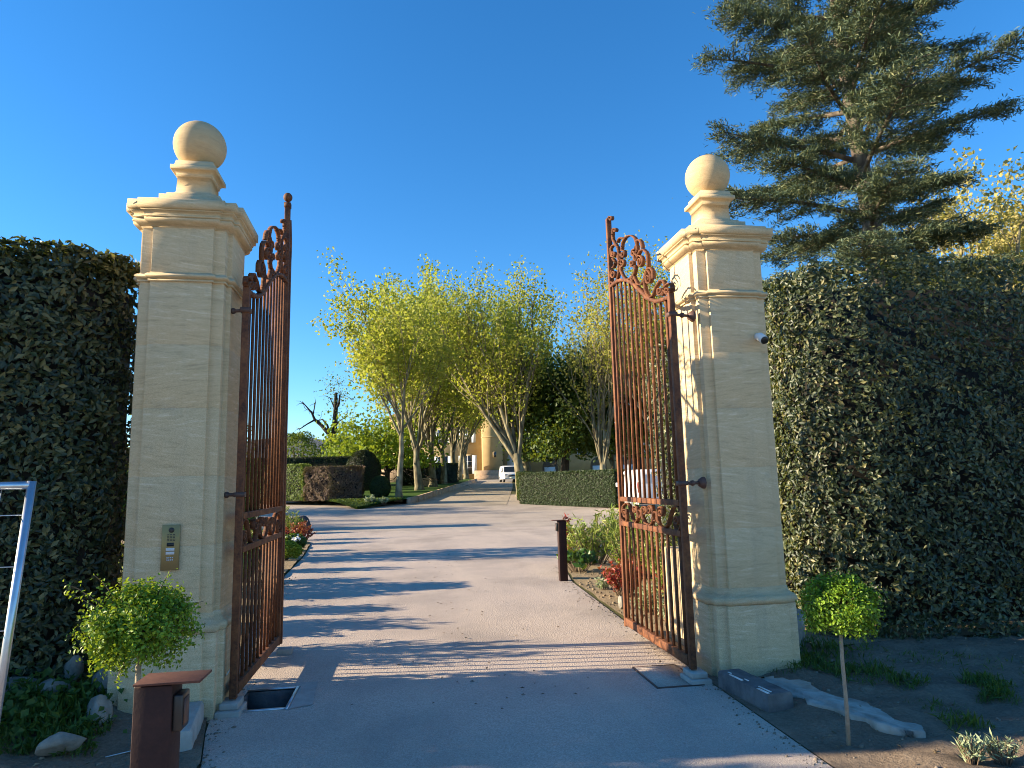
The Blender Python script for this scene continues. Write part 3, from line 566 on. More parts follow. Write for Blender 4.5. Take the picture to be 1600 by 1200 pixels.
G_MID = {
 'm1': [(1.46, 1.24), (1.46, 1.25), (1.46, 1.26), (1.47, 1.27), (1.49, 1.27), (1.51, 1.26), (1.52, 1.24), (1.52, 1.23), (1.5, 1.22), (1.47, 1.21), (1.45, 1.22), (1.43, 1.24), (1.42, 1.27), (1.44, 1.29), (1.48, 1.29), (1.52, 1.29), (1.55, 1.26), (1.55, 1.27), (1.55, 1.28), (1.55, 1.29), (1.54, 1.3), (1.54, 1.31), (1.53, 1.32), (1.51, 1.33), (1.5, 1.33), (1.48, 1.34), (1.46, 1.34), (1.45, 1.35), (1.43, 1.35), (1.41, 1.36), (1.4, 1.36), (1.38, 1.36), (1.37, 1.35), (1.35, 1.35), (1.34, 1.34), (1.33, 1.34), (1.32, 1.33), (1.31, 1.32), (1.3, 1.31), (1.3, 1.3), (1.29, 1.29), (1.29, 1.28), (1.28, 1.27), (1.27, 1.26), (1.27, 1.25), (1.26, 1.24), (1.25, 1.23), (1.25, 1.22), (1.24, 1.21), (1.23, 1.2), (1.22, 1.2), (1.21, 1.19), (1.19, 1.18), (1.18, 1.18), (1.17, 1.18), (1.16, 1.17), (1.15, 1.17), (1.13, 1.18), (1.12, 1.18), (1.11, 1.19), (1.11, 1.19), (1.1, 1.2), (1.09, 1.21), (1.09, 1.22), (1.08, 1.23), (1.08, 1.25), (1.08, 1.26), (1.08, 1.27), (1.08, 1.28), (1.08, 1.29), (1.09, 1.3), (1.09, 1.31), (1.09, 1.32), (1.12, 1.33), (1.16, 1.33), (1.19, 1.32), (1.2, 1.3), (1.19, 1.28), (1.17, 1.27), (1.15, 1.27), (1.13, 1.28), (1.12, 1.29), (1.12, 1.3), (1.13, 1.31), (1.14, 1.31), (1.15, 1.31), (1.16, 1.3)] ,
 'm1b': [(1.57, 1.27), (1.57, 1.26), (1.58, 1.25), (1.58, 1.24), (1.59, 1.23), (1.59, 1.22), (1.59, 1.21), (1.58, 1.2), (1.57, 1.19), (1.57, 1.19), (1.56, 1.18), (1.55, 1.17), (1.53, 1.17), (1.52, 1.16), (1.5, 1.16), (1.49, 1.16), (1.48, 1.16), (1.46, 1.17), (1.44, 1.17), (1.43, 1.18), (1.42, 1.19), (1.42, 1.2), (1.42, 1.21), (1.42, 1.22), (1.42, 1.23), (1.42, 1.24)] ,
 'o1': [(0.97, 1.27), (0.98, 1.25), (1.0, 1.23), (1.03, 1.23), (1.05, 1.23), (1.06, 1.25), (1.06, 1.27), (1.04, 1.29), (1.01, 1.3), (0.99, 1.3), (0.97, 1.28), (0.97, 1.27)] ,
 'm2': [(0.86, 1.29), (0.86, 1.3), (0.86, 1.31), (0.87, 1.32), (0.88, 1.32), (0.9, 1.31), (0.91, 1.3), (0.91, 1.28), (0.9, 1.27), (0.87, 1.27), (0.85, 1.27), (0.82, 1.29), (0.82, 1.31), (0.83, 1.33), (0.87, 1.34), (0.9, 1.34), (0.93, 1.33), (0.93, 1.32), (0.94, 1.31), (0.95, 1.3), (0.95, 1.29), (0.95, 1.28), (0.95, 1.27), (0.95, 1.26), (0.95, 1.25), (0.94, 1.23), (0.93, 1.22), (0.92, 1.22), (0.91, 1.21), (0.9, 1.2), (0.89, 1.19), (0.88, 1.19), (0.87, 1.18), (0.85, 1.18), (0.84, 1.18), (0.83, 1.18), (0.81, 1.18), (0.8, 1.17), (0.78, 1.17), (0.77, 1.17), (0.75, 1.17), (0.74, 1.17), (0.73, 1.18), (0.71, 1.18), (0.7, 1.19), (0.69, 1.2), (0.68, 1.2), (0.67, 1.21), (0.67, 1.22), (0.66, 1.24), (0.65, 1.25), (0.65, 1.26), (0.65, 1.27), (0.64, 1.28), (0.64, 1.29), (0.65, 1.3), (0.65, 1.31), (0.65, 1.31), (0.66, 1.32), (0.66, 1.33), (0.67, 1.33), (0.67, 1.34), (0.7, 1.35), (0.73, 1.35), (0.76, 1.34), (0.78, 1.32), (0.78, 1.3), (0.77, 1.29), (0.74, 1.28), (0.72, 1.29), (0.7, 1.3), (0.7, 1.31), (0.71, 1.32), (0.72, 1.33), (0.74, 1.33), (0.75, 1.32), (0.75, 1.31), (0.75, 1.31)] ,
 'o2': [(0.55, 1.26), (0.56, 1.24), (0.58, 1.22), (0.61, 1.22), (0.63, 1.22), (0.65, 1.24), (0.64, 1.27), (0.62, 1.29), (0.6, 1.3), (0.57, 1.3), (0.55, 1.28), (0.55, 1.26)] ,
 'm3': [(0.43, 1.29), (0.43, 1.3), (0.43, 1.31), (0.44, 1.32), (0.46, 1.32), (0.47, 1.31), (0.49, 1.3), (0.49, 1.28), (0.47, 1.27), (0.45, 1.27), (0.42, 1.27), (0.4, 1.29), (0.39, 1.31), (0.41, 1.34), (0.44, 1.35), (0.48, 1.34), (0.49, 1.34), (0.5, 1.33), (0.51, 1.32), (0.51, 1.31), (0.52, 1.3), (0.52, 1.29), (0.53, 1.28), (0.53, 1.27), (0.53, 1.26), (0.53, 1.24), (0.53, 1.23), (0.53, 1.22), (0.52, 1.21), (0.51, 1.2), (0.5, 1.19), (0.49, 1.18), (0.48, 1.18), (0.47, 1.17), (0.46, 1.17), (0.44, 1.17), (0.43, 1.17), (0.41, 1.17), (0.4, 1.17), (0.38, 1.17), (0.36, 1.17), (0.34, 1.18), (0.33, 1.18), (0.32, 1.19), (0.3, 1.2), (0.29, 1.2), (0.28, 1.21), (0.27, 1.23), (0.26, 1.24), (0.25, 1.25), (0.24, 1.26), (0.23, 1.28), (0.22, 1.29), (0.21, 1.3), (0.2, 1.31), (0.19, 1.32), (0.18, 1.33), (0.17, 1.34), (0.16, 1.35), (0.15, 1.35), (0.13, 1.36), (0.12, 1.36), (0.1, 1.36), (0.09, 1.37), (0.07, 1.37), (0.05, 1.36), (0.04, 1.36), (0.03, 1.36), (0.02, 1.35), (0.01, 1.34), (0.0, 1.33), (-0.01, 1.33), (-0.02, 1.32), (-0.02, 1.31), (-0.02, 1.3), (-0.02, 1.29), (-0.02, 1.28), (-0.02, 1.26), (-0.02, 1.25), (-0.01, 1.24), (-0.01, 1.22), (0.0, 1.21), (0.01, 1.2), (0.02, 1.19), (0.03, 1.18), (0.04, 1.17), (0.05, 1.17), (0.06, 1.17), (0.07, 1.17), (0.09, 1.17), (0.1, 1.17), (0.11, 1.18), (0.12, 1.18), (0.12, 1.19), (0.13, 1.19), (0.13, 1.2), (0.14, 1.2), (0.13, 1.22), (0.13, 1.24), (0.12, 1.27), (0.09, 1.28), (0.07, 1.28), (0.05, 1.27), (0.04, 1.25), (0.05, 1.23), (0.07, 1.22), (0.09, 1.22), (0.1, 1.22), (0.11, 1.23), (0.1, 1.25), (0.09, 1.25), (0.08, 1.26), (0.07, 1.25)] ,
}
G_LEN = 1.64
ARCH = sorted(G_TOP['arch'])
ax_, az_ = [p[0] for p in ARCH], [p[1] for p in ARCH]
ZR1, ZR2 = 1.395, 1.145                       # the two rails of the scroll band
def gate(name, label, loc, left):
    t = thing(name, label, 'gate', loc, 0, 'wrought iron gate leaves')
    X = V(1, 0, 0)
    pp = lambda L: [(0, y, z) for y, z in L]
    top_free = 4.50 if not left else 4.52
    mb = MB(); mb.box((0, -.05, (.10 + 3.17) / 2), (.05, .05, 3.07)); mb.build('hinge_stile', M['rust'], t, bevel=.004)
    mb = MB(); mb.box((0, 1.6, (.10 + top_free) / 2), (.055, .05, top_free - .10))
    if left: mb.box((0.0, 1.66, 2.1), (.075, .05, 4.0))
    mb.build('meeting_stile', M['rust'], t, bevel=.004)
    mb = MB(); mb.box((0, .78, .155), (.055, 1.58, .075)); mb.build('bottom_rail', M['rust'], t, bevel=.003)
    for z in (ZR1, ZR2):
        mb = MB(); mb.box((0, .78, z), (.05, 1.58, .048)); mb.build('middle_rail', M['rust'], t, bevel=.003)
    mb = MB(); mb.strap(pp([(min(max(a, -.02), 1.575), b) for a, b in ARCH]), X, .046, .030); mb.build('arched_top_rail', M['rust'], t)
    n = 12
    for k in range(n):
        y = .065 + k * (1.53 - .065) / (n - 1)
        zt_ = float(np.interp(y, ax_, az_))
        mb = MB()
        mb.box((0, y, (.19 + ZR2 - .02) / 2), (.021, .021, ZR2 - .02 - .19))
        mb.box((0, y, (ZR1 + .02 + zt_) / 2), (.021, .021, zt_ - ZR1 - .02))
        mb.build('bar', M['rust'], t)
    for nm, dct in (('crest_scroll', G_TOP), ('band_scroll', G_MID)):
        for k, L in dct.items():
            if k == 'arch' or (k == 'A2' and left): continue
            mb = MB(); mb.strap(pp(L), X, .042, .0085); mb.build(nm, M['rust'], t)
    if left:
        mb = MB(); mb.box((0, 1.6, 4.545), (.065, .065, .05)); mb.sphere((0, 1.6, 4.635), .046, 20, 12, (1, 1, 1.08)); mb.build('ball_knob', M['rust'], t, smooth=True)
        mb = MB(); mb.strap([(.0, 1.69 + .06 * math.sin(PI * i / 10), 3.80 + .62 * i / 10) for i in range(11)], X, .05, .03); mb.build('acanthus_leaf', M['rust'], t)
    s = -1 if left else 1
    for z in (2.98, 1.555):
        mb = MB()
        mb.tube([(s * .0, -.05, z), (s * .10, -.03, z), (s * .19, 0, z)], .013, 8)
        mb.sphere((s * .10, -.03, z), .024, 10, 8)
        mb.tube([(s * .165, 0, z), (s * .20, 0, z), (s * .215, 0, z)], [.026, .05, .052], 10)
        mb.box((0, -.05, z), (.075, .075, .035))
        mb.build('hinge', M['iron'], t)
    return t
gate('gate_leaf', 'left rusty wrought iron gate leaf, with a small ball on its tallest post', (-1.265, 5.46, 0), True)
gate('gate_leaf', 'right rusty wrought iron gate leaf, open, in front of a parked white van', (2.215, 5.40, 0), False)
# shoe stones under the hinge posts
for nm, c, lab in (('pivot_stone', (-1.275, 5.40), 'stepped pale pivot stone under the left gate hinge, next to the open pit'), ('pivot_stone', (2.235, 5.35), 'stepped pale pivot stone under the right gate hinge')):
    t = thing(nm, lab, 'pivot stone', (c[0], c[1], 0), 0, 'pivot stones of the gate')
    mb = MB(); mb.box((0, 0, 0.0), (.17, .24, .09)); mb.build('base_block', M['concrete'], t, bevel=.008)
    mb = MB(); mb.box((0, .01, .068), (.13, .19, .044)); mb.build('upper_block', M['concrete'], t, bevel=.008)
# stop stone below the free end of the left leaf
mb = MB(); mb.box((-1.20, 7.12, .03), (.14, .12, .06)); tag(mb.build('gate_stop', M['concrete'], bevel=.012), 'small grey stop stone below the free end of the left gate leaf', 'gate stop')
# cable loop
mb = MB()
mb.tube([(-1.305 + .03 * math.sin(a * 1.0), 5.55 + .15 * math.cos(a) * (1 if math.cos(a) > -1 else 1), .30 + .045 * math.sin(a) + .02 * math.cos(a)) for a in np.linspace(.3, 2 * PI - .3, 26)], .0045, 6)
tag(mb.build('cable_loop', M['white'], smooth=True), 'loop of thin grey cable hanging by the foot of the left gate', 'cable')

# ---- open pit of the gate motor
t = thing('motor_pit', 'open square pit with a metal rim at the foot of the left gate', 'pit', (0, 0, 0))
x0, x1, y0, y1 = PIT
mb = MB()
for (cx, cy, dx, dy) in ((x0 - .01, (y0 + y1) / 2, .03, y1 - y0 + .06), (x1 + .01, (y0 + y1) / 2, .03, y1 - y0 + .06), ((x0 + x1) / 2, y0 - .01, x1 - x0 - .012, .03), ((x0 + x1) / 2, y1 + .01, x1 - x0 - .012, .03)):
    mb.box((cx, cy, -.18), (dx, dy, .36))
mb.build('pit_wall', M['kerbdark'], t)
mb = MB(); mb.box(((x0 + x1) / 2, (y0 + y1) / 2, -.38), (x1 - x0 + .06, y1 - y0 + .06, .03)); mb.build('pit_floor', M['soil_dark'], t)
mb = MB()
for (cx, cy, dx, dy) in ((x1 + .012, (y0 + y1) / 2, .02, y1 - y0 + .05), ((x0 + x1) / 2, y0 - .012, x1 - x0, .02), ((x0 + x1) / 2, y1 + .012, x1 - x0, .02)):
    mb.box((cx, cy, .012), (dx, dy, .014))
mb.build('metal_rim', M['steel'], t)
mb = MB()
mb.add([(x1 + .03, y0 - .03, .0125), (x1 + .19, y0 + .04, .0125), (x1 + .15, y1 + .14, .0125), (x0 + .02, y1 + .17, .0125), (x0, y1 + .03, .0125), (x1 + .03, y1 + .03, .0125)], ngons=[[0, 1, 2, 5], [5, 2, 3, 4]])
mb.build('cement_surround', M['concrete'], t)
# cover plate by the right gate
t = thing('cover_plate', 'square tarmac-filled pit cover at the foot of the right gate', 'pit cover', (2.06, 5.53, 0))
mb = MB(); mb.box((0, 0, .010), (.36, .58, .008)); mb.build('tarmac_fill', M['asphalt'], t)
mb = MB()
for cx, cy, dx, dy in ((-.186, 0, .012, .604), (.186, 0, .012, .604), (0, .296, .36, .012), (0, -.296, .36, .012)): mb.box((cx, cy, .011), (dx, dy, .012))
mb.build('metal_edge', M['iron'], t)

# ---- intercom
t = thing('intercom', 'brass intercom plate with camera eye and two call buttons on the left pillar', 'intercom', (-1.692, 5.2615, 1.195), .0256)
mb = MB(); mb.box((0, 0, 0), (.122, .010, .318)); mb.build('face_plate', M['brass'], t, bevel=.002)
mb = MB(); mb.tube([(.003, -.004, .122), (.003, -.010, .122), (.003, -.012, .122)], [.019, .018, .012], 20); mb.build('camera_eye', M['black'], t)
mb = MB()
for i in range(3):
    for j in range(5): mb.box((-.017 + i * .019, -.0055, .090 - j * .0105), (.014, .002, .0045))
mb.build('speaker_slots', M['black'], t)
mb = MB(); mb.box((0, -.006, .021), (.047, .003, .025)); mb.build('card_reader', M['black'], t)
for z in (-.013, -.039):
    mb = MB(); mb.box((0, -.0065, z), (.057, .004, .019)); b = mb.build('call_button', M['clearlens'], t, bevel=.001)
    mb = MB(); mb.box((-.006, -.009, z), (.034, .001, .004)); mb.build('name_label', M['white'], b)
mb = MB()
for i in range(4):
    for j in range(2): mb.box((-.018 + i * .012, -.0055, -.071 - j * .016), (.0075, .0015, .009))
mb.build('keypad_marks', M['shutter'], t)

# ---- security camera
t = thing('security_camera', 'small white security camera fixed to the right pillar next to the hedge', 'camera', (2.985, 5.335, 2.74))
mb = MB(); mb.tube([(0, .04, .06), (0, -.02, .045), (.0, -.09, .0)], [.03, .036, .036], 16); mb.build('camera_body', M['white'], t, smooth=True)
mb = MB(); mb.tube([(0, -.088, .002), (0, -.096, -.004), (0, -.0965, -.0045)], [.034, .034, .01], 16); mb.build('lens_face', M['black'], t)
mb = MB(); mb.box((0, .05, .05), (.03, .04, .03)); mb.build('bracket', M['white'], t)

# ---- corten bollards
def bollard(x, y, h, side, label, zb=0.0):
    t = thing('corten_bollard', label, 'bollard', (x, y, zb), 0, 'corten steel bollards')
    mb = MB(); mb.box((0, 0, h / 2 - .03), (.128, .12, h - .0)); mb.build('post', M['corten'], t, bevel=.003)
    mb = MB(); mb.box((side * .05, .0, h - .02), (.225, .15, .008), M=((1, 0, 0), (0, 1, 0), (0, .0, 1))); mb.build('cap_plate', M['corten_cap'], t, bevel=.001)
    mb = MB(); mb.box((side * .081, -.005, h - .13), (.034, .085, .125)); r = mb.build('badge_reader', M['black'], t, bevel=.006)
    mb = MB(); mb.box((side * .0995, -.005, h - .13), (.003, .055, .09)); mb.build('reader_face', M['iron'], r)
    return t
bollard(-.905, 2.76, .94, 1, 'brown steel bollard in the foreground, cap near the left pillar')
bollard(2.445, 10.98, .985, -1, 'brown steel bollard beyond the right gate, at the edge of the flower bed')

# ---- kerb blocks at the pillar feet
def kerb_block(label, a, b, w, h, mat, tilt=0):
    t = thing('kerb_block', label, 'kerb block', ((a[0] + b[0]) / 2, (a[1] + b[1]) / 2, 0), math.atan2(b[1] - a[1], b[0] - a[0]))
    L = math.hypot(b[0] - a[0], b[1] - a[1])
    mb = MB()
    rings = []
    for k in range(9):
        x = -L / 2 + L * k / 8; j = .006 * math.sin(k * 2.3)
        rings.append([(x, -w / 2 + j * .3, -.03), (x, w / 2 - j * .3, -.03), (x, w / 2 - .004 + j * .3, h * .86), (x, w / 2 - .016, h + j * .25), (x, -w / 2 + .014, h - j * .25), (x, -w / 2 + .003, h * .88)])
    mb.loft(rings); mb.build('block', mat, t, bevel=.003)
    return t
t = kerb_block('dark tarred kerb block with white flecks lying at the foot of the right pillar', (2.43, 5.17), (2.50, 4.55), .20, .13, M['kerbdark'])
for x, y, l, w in ((.21, -.05, .14, .012), (.24, -.085, .12, .02), (-.02, -.04, .05, .01), (-.10, -.075, .16, .018), (-.22, -.05, .04, .012)):
    mb = MB(); mb.box((x, y, .1325), (l, w, .004)); mb.build('white_fleck', M['white'], t)
kerb_block('pale whitish kerb block behind the foreground bollard, by the left pillar', (-1.47, 5.22), (-1.37, 4.62), .12, .15, M['concrete'])

# ---- temporary mesh fence panel at the left edge
t = thing('mesh_fence', 'galvanised temporary mesh fence panel at the left edge', 'fence', (-1.80, 3.6, 0))
mb = MB(); mb.tube([(-.115, 0, .02), (-.06, 0, .8), (.0, 0, 1.66)], .0195, 14); mb.build('upright_tube', M['steel'], t, smooth=True)
mb = MB(); mb.tube([(-.005, 0, 1.64), (-1.2, -.1, 1.64), (-2.2, -.2, 1.64)], .0195, 14); mb.build('top_tube', M['steel'], t, smooth=True)
mb = MB()
for z in (1.50, 1.26, .97, .68, .36): mb.tube([(-.02 - (1.66 - z) * .07, 0, z), (-1.2, -.1, z + .0), (-2.2, -.2, z)], .0028, 5)
for k in range(1, 16): mb.tube([(-.115 * k - .01, -.01 * k, 1.63), (-.115 * k - .06, -.01 * k, .9), (-.115 * k - .12, -.01 * k, .06)], .0024, 5)
mb.build('wire_mesh', M['steel'], t)

# ---- low wall stub behind the right pillar, seen through the bars
mb = MB(); mb.box((2.66, 6.42, .42), (.22, .72, .98)); tag(mb.build('garden_wall', M['stone'], bevel=.01), 'short pale stone wall running back from the right pillar behind the gate bars', 'wall')

# ================================================================ TALL CLIPPED HEDGES
def lerp2(poly, t):
    P = np.array(poly, float); d = np.r_[0, np.cumsum(np.linalg.norm(np.diff(P, axis=0), axis=1))]; d /= d[-1]
    return np.stack([np.interp(t, d, P[:, 0]), np.interp(t, d, P[:, 1])], -1)
def hedge(name, label, front, back, z0, z1, leaf, size, dens, seed, cat='hedge', bumps=(.09, .05), inset=.16, up=.15, group=None, skip_back=True, wob=.5, ends=(True, True), depth=.10, holes=-9, aspect=.5):
    rng = np.random.default_rng(seed)
    t = thing(name, label, cat, (0, 0, 0), 0, group)
    zg = zt(np.mean([p[1] for p in front]))
    mb = MB()
    def face(poly, sgn):
        P = np.array(poly, float); Ls = np.linalg.norm(np.diff(P, axis=0), axis=1)
        for i, L in enumerate(Ls):
            a, b = P[i], P[i + 1]
            n = int(L * (z1 - z0) * dens)
            s = rng.uniform(0, 1, n); z = rng.uniform(z0, z1 + .03, n)
            tg = (b - a) / L; nr = np.array([tg[1], -tg[0]]) * sgn
            off = bumps[0] * vnoise(s * L * 1.3 + a[0] + i, z * 1.4, seed) + bumps[1] * vnoise(s * L * 4.5 + a[1], z * 4.2, seed + 2) - np.abs(rng.normal(size=n)) * depth
            xy = a + (b - a) * s[:, None] + nr * off[:, None]
            hole = vnoise(s * L * 5.3 + i, z * 5.1, seed + 5) + .8 * vnoise(s * L * 11 + 2 * i, z * 12, seed + 6) + .7 * rng.normal(size=n) * .5
            ok = hole > holes
            xy, z, n = xy[ok], z[ok], int(ok.sum())
            P3 = np.column_stack([xy, z + zg])
            nn = np.tile(np.array([nr[0], nr[1], up]), (n, 1))
            leaf_mesh(mb, P3, size, rng, nn * 1.2, spread=wob, aspect=aspect, up=.1)
    face(front, 1)
    if not skip_back: face(back, -1)
    if ends[0]: face([back[0], front[0]], 1)
    if ends[1]: face([front[-1], back[-1]], 1)
    # top
    Lf = np.sum(np.linalg.norm(np.diff(np.array(front), axis=0), axis=1))
    w = np.linalg.norm(np.array(front[0]) - np.array(back[0]))
    n = int(Lf * w * dens * .8)
    s = rng.uniform(0, 1, n); u = rng.uniform(0, 1, n)
    f_, b_ = lerp2(front, s), lerp2(back, s)
    xy = f_ + (b_ - f_) * u[:, None]
    z = z1 + .05 * vnoise(xy[:, 0] * 2, xy[:, 1] * 2, seed) + .05 * vnoise(xy[:, 0] * 7, xy[:, 1] * 7, seed + 1) - np.abs(rng.normal(size=n)) * .07
    leaf_mesh(mb, np.column_stack([xy, z + zg]), size, rng, np.tile(np.array([0, 0, 1.1]), (n, 1)), spread=wob, aspect=aspect)
    mb.build('foliage', leaf, t)
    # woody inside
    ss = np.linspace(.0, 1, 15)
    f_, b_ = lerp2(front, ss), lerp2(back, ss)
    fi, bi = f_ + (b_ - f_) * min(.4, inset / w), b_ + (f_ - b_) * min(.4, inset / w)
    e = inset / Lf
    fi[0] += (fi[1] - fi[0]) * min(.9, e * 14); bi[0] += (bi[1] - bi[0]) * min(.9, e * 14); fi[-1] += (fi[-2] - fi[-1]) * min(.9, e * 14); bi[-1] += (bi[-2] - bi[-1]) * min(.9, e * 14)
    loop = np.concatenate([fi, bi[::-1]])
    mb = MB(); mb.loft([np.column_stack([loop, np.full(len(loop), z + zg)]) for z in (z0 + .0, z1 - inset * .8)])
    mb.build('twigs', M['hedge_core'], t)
    return t
hedge('tall_hedge', 'tall dark clipped hedge left of the left pillar, behind the mesh fence',
      [(-8.5, 5.25), (-5, 4.84), (-3.75, 4.63), (-3.05, 5.40), (-2.62, 5.52), (-2.30, 5.78)], [(-8.5, 6.6), (-5, 6.6), (-3.9, 6.55), (-3.1, 6.48), (-2.7, 6.40), (-2.15, 6.34)],
      .12, 3.5, M['hedge_leaf'], .062, 2900, 11, bumps=(.07, .06), depth=.07, inset=.25, holes=-.75)
hedge('tall_hedge', 'tall dark clipped hedge right of the right pillar, its left end sunlit',
      [(4.12, 7.7), (4.02, 6.65), (4.12, 6.25), (4.5, 6.0), (5.5, 5.90), (8.8, 5.95)], [(4.25, 8.2), (4.4, 8.2), (4.8, 8.2), (5.2, 8.2), (6.3, 8.2), (8.8, 8.2)],
      -.02, 3.76, M['hedge_leaf'], .060, 2300, 12, bumps=(.08, .06), ends=(True, False), depth=.085, holes=-.55)
hedge('tall_hedge', 'dark hedge end in shade in the gap between right pillar and sunlit hedge',
      [(3.2, 8.0), (4.7, 7.95)], [(3.2, 8.8), (4.7, 8.8)], 0, 3.35, M['hedge_leaf'], .06, 1700, 13, ends=(True, False), depth=.12)

# ================================================================ SMALL STANDARD TREES (round heads)
def standard_tree(label, x, y, zb, zc, rx, rz, seed, shoots, stem_r=.014, sx=0.0):
    rng = np.random.default_rng(seed)
    t = thing('topiary_tree', label, 'topiary tree', (x, y, zb), 0, 'round headed little trees')
    mb = MB(); H = zc - zb
    mb.tube([(sx, 0, -.05), (sx * .8 + .008, .004, H * .3), (sx * .4 - .004, 0, H * .6), (0, 0, H + .05)], [stem_r * 1.15, stem_r, stem_r * .95, stem_r * .8], 10)
    mb.build('stem', M['palestem'], t, smooth=True)
    # twigs inside the head
    tw = MB(); P = []; D = []
    for k in range(170):
        d = rng.normal(size=3); d /= np.linalg.norm(d)
        if d[2] < -.85: d[2] *= -1
        rr = rng.uniform(.80, 1.04) * (1 + .13 * vnoise(d[0] * 3, d[1] * 3 + d[2] * 2, seed))
        e = V(d[0] * rx, d[1] * rx, d[2] * rz) * rr
        pts = [V(0, 0, -.04) + e * .12, e * .55 + rng.normal(size=3) * .01, e]
        tw.tube(np.array(pts) + V(0, 0, H), [.004, .0028, .001], 4, cap=False)
        n = 66
        f = 1 - np.abs(rng.normal(size=n)) * .22
        f = np.clip(f, .3, 1.03)
        pp = e[None, :] * f[:, None] + rng.normal(size=(n, 3)) * .024
        P.append(pp); D.append(np.tile(d, (n, 1)))
    for (dx, dy, dz, n) in shoots:
        a = V(dx, dy, dz); tip = a * 1.0
        base = a * .55
        s = np.linspace(0, 1, n)
        tw.tube(np.array([base, base * .4 + tip * .6 + V(0, 0, .01), tip]) + V(0, 0, H), [.003, .002, .001], 4, cap=False)
        P.append(base + (tip - base) * s[:, None] + rng.normal(size=(n, 3)) * .012); D.append(np.tile(a / np.linalg.norm(a), (n, 1)))
    tw.build('twigs', M['twig'], t)
    mb = MB()
    leaf_mesh(mb, np.concatenate(P) + V(0, 0, H), .021, rng, np.concatenate(D) * .7 + V(0, 0, .35), spread=.6, aspect=.62, axis=np.concatenate(D) * .6, up=.25)
    mb.build('crown', M['box_leaf'], t)
    return t
standard_tree('bright round topiary tree with stray shoots, beside the left pillar', -1.285, 3.62, .03, .955, .25, .20, 3,
              [(-.34, -.02, .22, 26), (-.36, .02, .17, 20), (-.22, .0, .25, 18), (.13, 0, .26, 16), (.28, .02, .10, 14), (-.10, .05, -.24, 18), (-.08, -.05, -.25, 18), (-.30, -.05, -.02, 16)], sx=.02)
standard_tree('round topiary tree on a thin bare stem in front of the right hedge', 2.58, 3.92, .03, .79, .215, .19, 5,
              [(.1, 0, .23, 12), (-.05, 0, .235, 12), (.235, 0, .05, 10), (-.235, .0, .05, 10)], stem_r=.012, sx=-.02)

# ================================================================ GROWN TREES
def grow_tree(seed, r0, h0, lens, nch, angs, trop, wob=.10, lean=(0, 0), starts=(.55, .35, .3, .3), tipn=26, jit=.30, minsec=3, flare=1.25, nsec0=7):
    """returns trunk geometry and leaf points; each limb forks into the next order"""
    rng = np.random.default_rng(seed)
    mb = MB(); LP = []
    def limb(p, d, L, r, lvl):
        k = 6 if lvl < 2 else 4
        pts = [p]; rad = [r]
        for i in range(k):
            d = d + rng.normal(size=3) * wob * (1 + .3 * lvl) + V(0, 0, trop[lvl])
            d = d / np.linalg.norm(d)
            pts.append(pts[-1] + d * L / k)
            last = .55 if lvl < len(lens) - 1 else .3
            rad.append(r * (1 - (1 - last) * (i + 1) / k))
        if lvl == 0: rad[0] *= flare
        ns = [nsec0 + 3, 7, 5, 4, 3, 3][lvl]
        mb.tube(pts, rad, ns, cap=lvl == 0)
        P = np.array(pts)
        if lvl >= len(lens) - 1:
            n = tipn
            s = rng.uniform(.1, 1.05, n)
            q = np.column_stack([np.interp(s * (len(P) - 1), np.arange(len(P)), P[:, c]) for c in range(3)])
            LP.append(q + rng.normal(size=(n, 3)) * jit)
            return
        if lvl == len(lens) - 2:
            n = tipn // 3
            s = rng.uniform(.4, 1, n)
            q = np.column_stack([np.interp(s * (len(P) - 1), np.arange(len(P)), P[:, c]) for c in range(3)])
            LP.append(q + rng.normal(size=(n, 3)) * jit)
        m = nch[lvl]
        a0 = rng.uniform(0, 2 * PI)
        for j in range(m):
            f = 1.0 if (j == 0) else rng.uniform(starts[lvl], 1.0)
            x = f * k; i = min(int(x), k - 1); pp = P[i] + (P[i + 1] - P[i]) * (x - i)
            dd = (P[i + 1] - P[i]); dd = dd / np.linalg.norm(dd)
            ang = R(angs[lvl]) * rng.uniform(.55, 1.25) * (.35 if j == 0 and lvl > 0 else 1)
            az = a0 + j * 2.4 + rng.uniform(-.4, .4)
            u = np.cross(dd, V(1, .2, .1)); u /= np.linalg.norm(u); w = np.cross(dd, u)
            nd = dd * math.cos(ang) + (u * math.cos(az) + w * math.sin(az)) * math.sin(ang)
            rr = np.interp(x, np.arange(k + 1), rad) * (rng.uniform(.45, .65) if j else .8)
            limb(pp, nd, lens[lvl + 1] * rng.uniform(.75, 1.15) * (1.0 - .25 * (1 - f)), rr, lvl + 1)
    limb(V(0, 0, -.2), V(lean[0], lean[1], 1.0), h0 + .2, r0, 0)
    return mb, np.concatenate(LP), rng
def tree(name, label, cat, loc, geo, leafmat, bark, lsize, group=None, aspect=.7, rz=0, keep=1.0, zmin=None):
    mbt, LP, rng = geo
    t = thing(name, label, cat, loc, rz, group)
    mbt.build('trunk', M[bark] if isinstance(bark, str) else bark, t, smooth=True)
    if leafmat is not None:
        if keep < 1: LP = LP[rng.uniform(size=len(LP)) < keep]
        if zmin is not None: LP = LP[LP[:, 2] > zmin]
        mb = MB(); leaf_mesh(mb, LP, lsize, rng, spread=1, aspect=aspect, up=-.2)
        mb.build('crown', leafmat, t)
    return t
GP = 'plane trees of the avenue'
pk = dict(wob=.055, tipn=25, jit=.34)
def plane_geo(seed, r0, h0, H, lean=(0, 0), spread=1.0, nl=7, **kw):
    k = dict(pk); k.update(kw)
    s = (H - h0)
    return grow_tree(seed, r0, h0, [h0, .56 * s, .36 * s, .20 * s, .10 * s], [nl, 5, 4, 3], [20 * spread, 21, 27, 42], [0, .05, .10, .06, .02], lean=lean, starts=(.72, .18, .2, .25), **k)
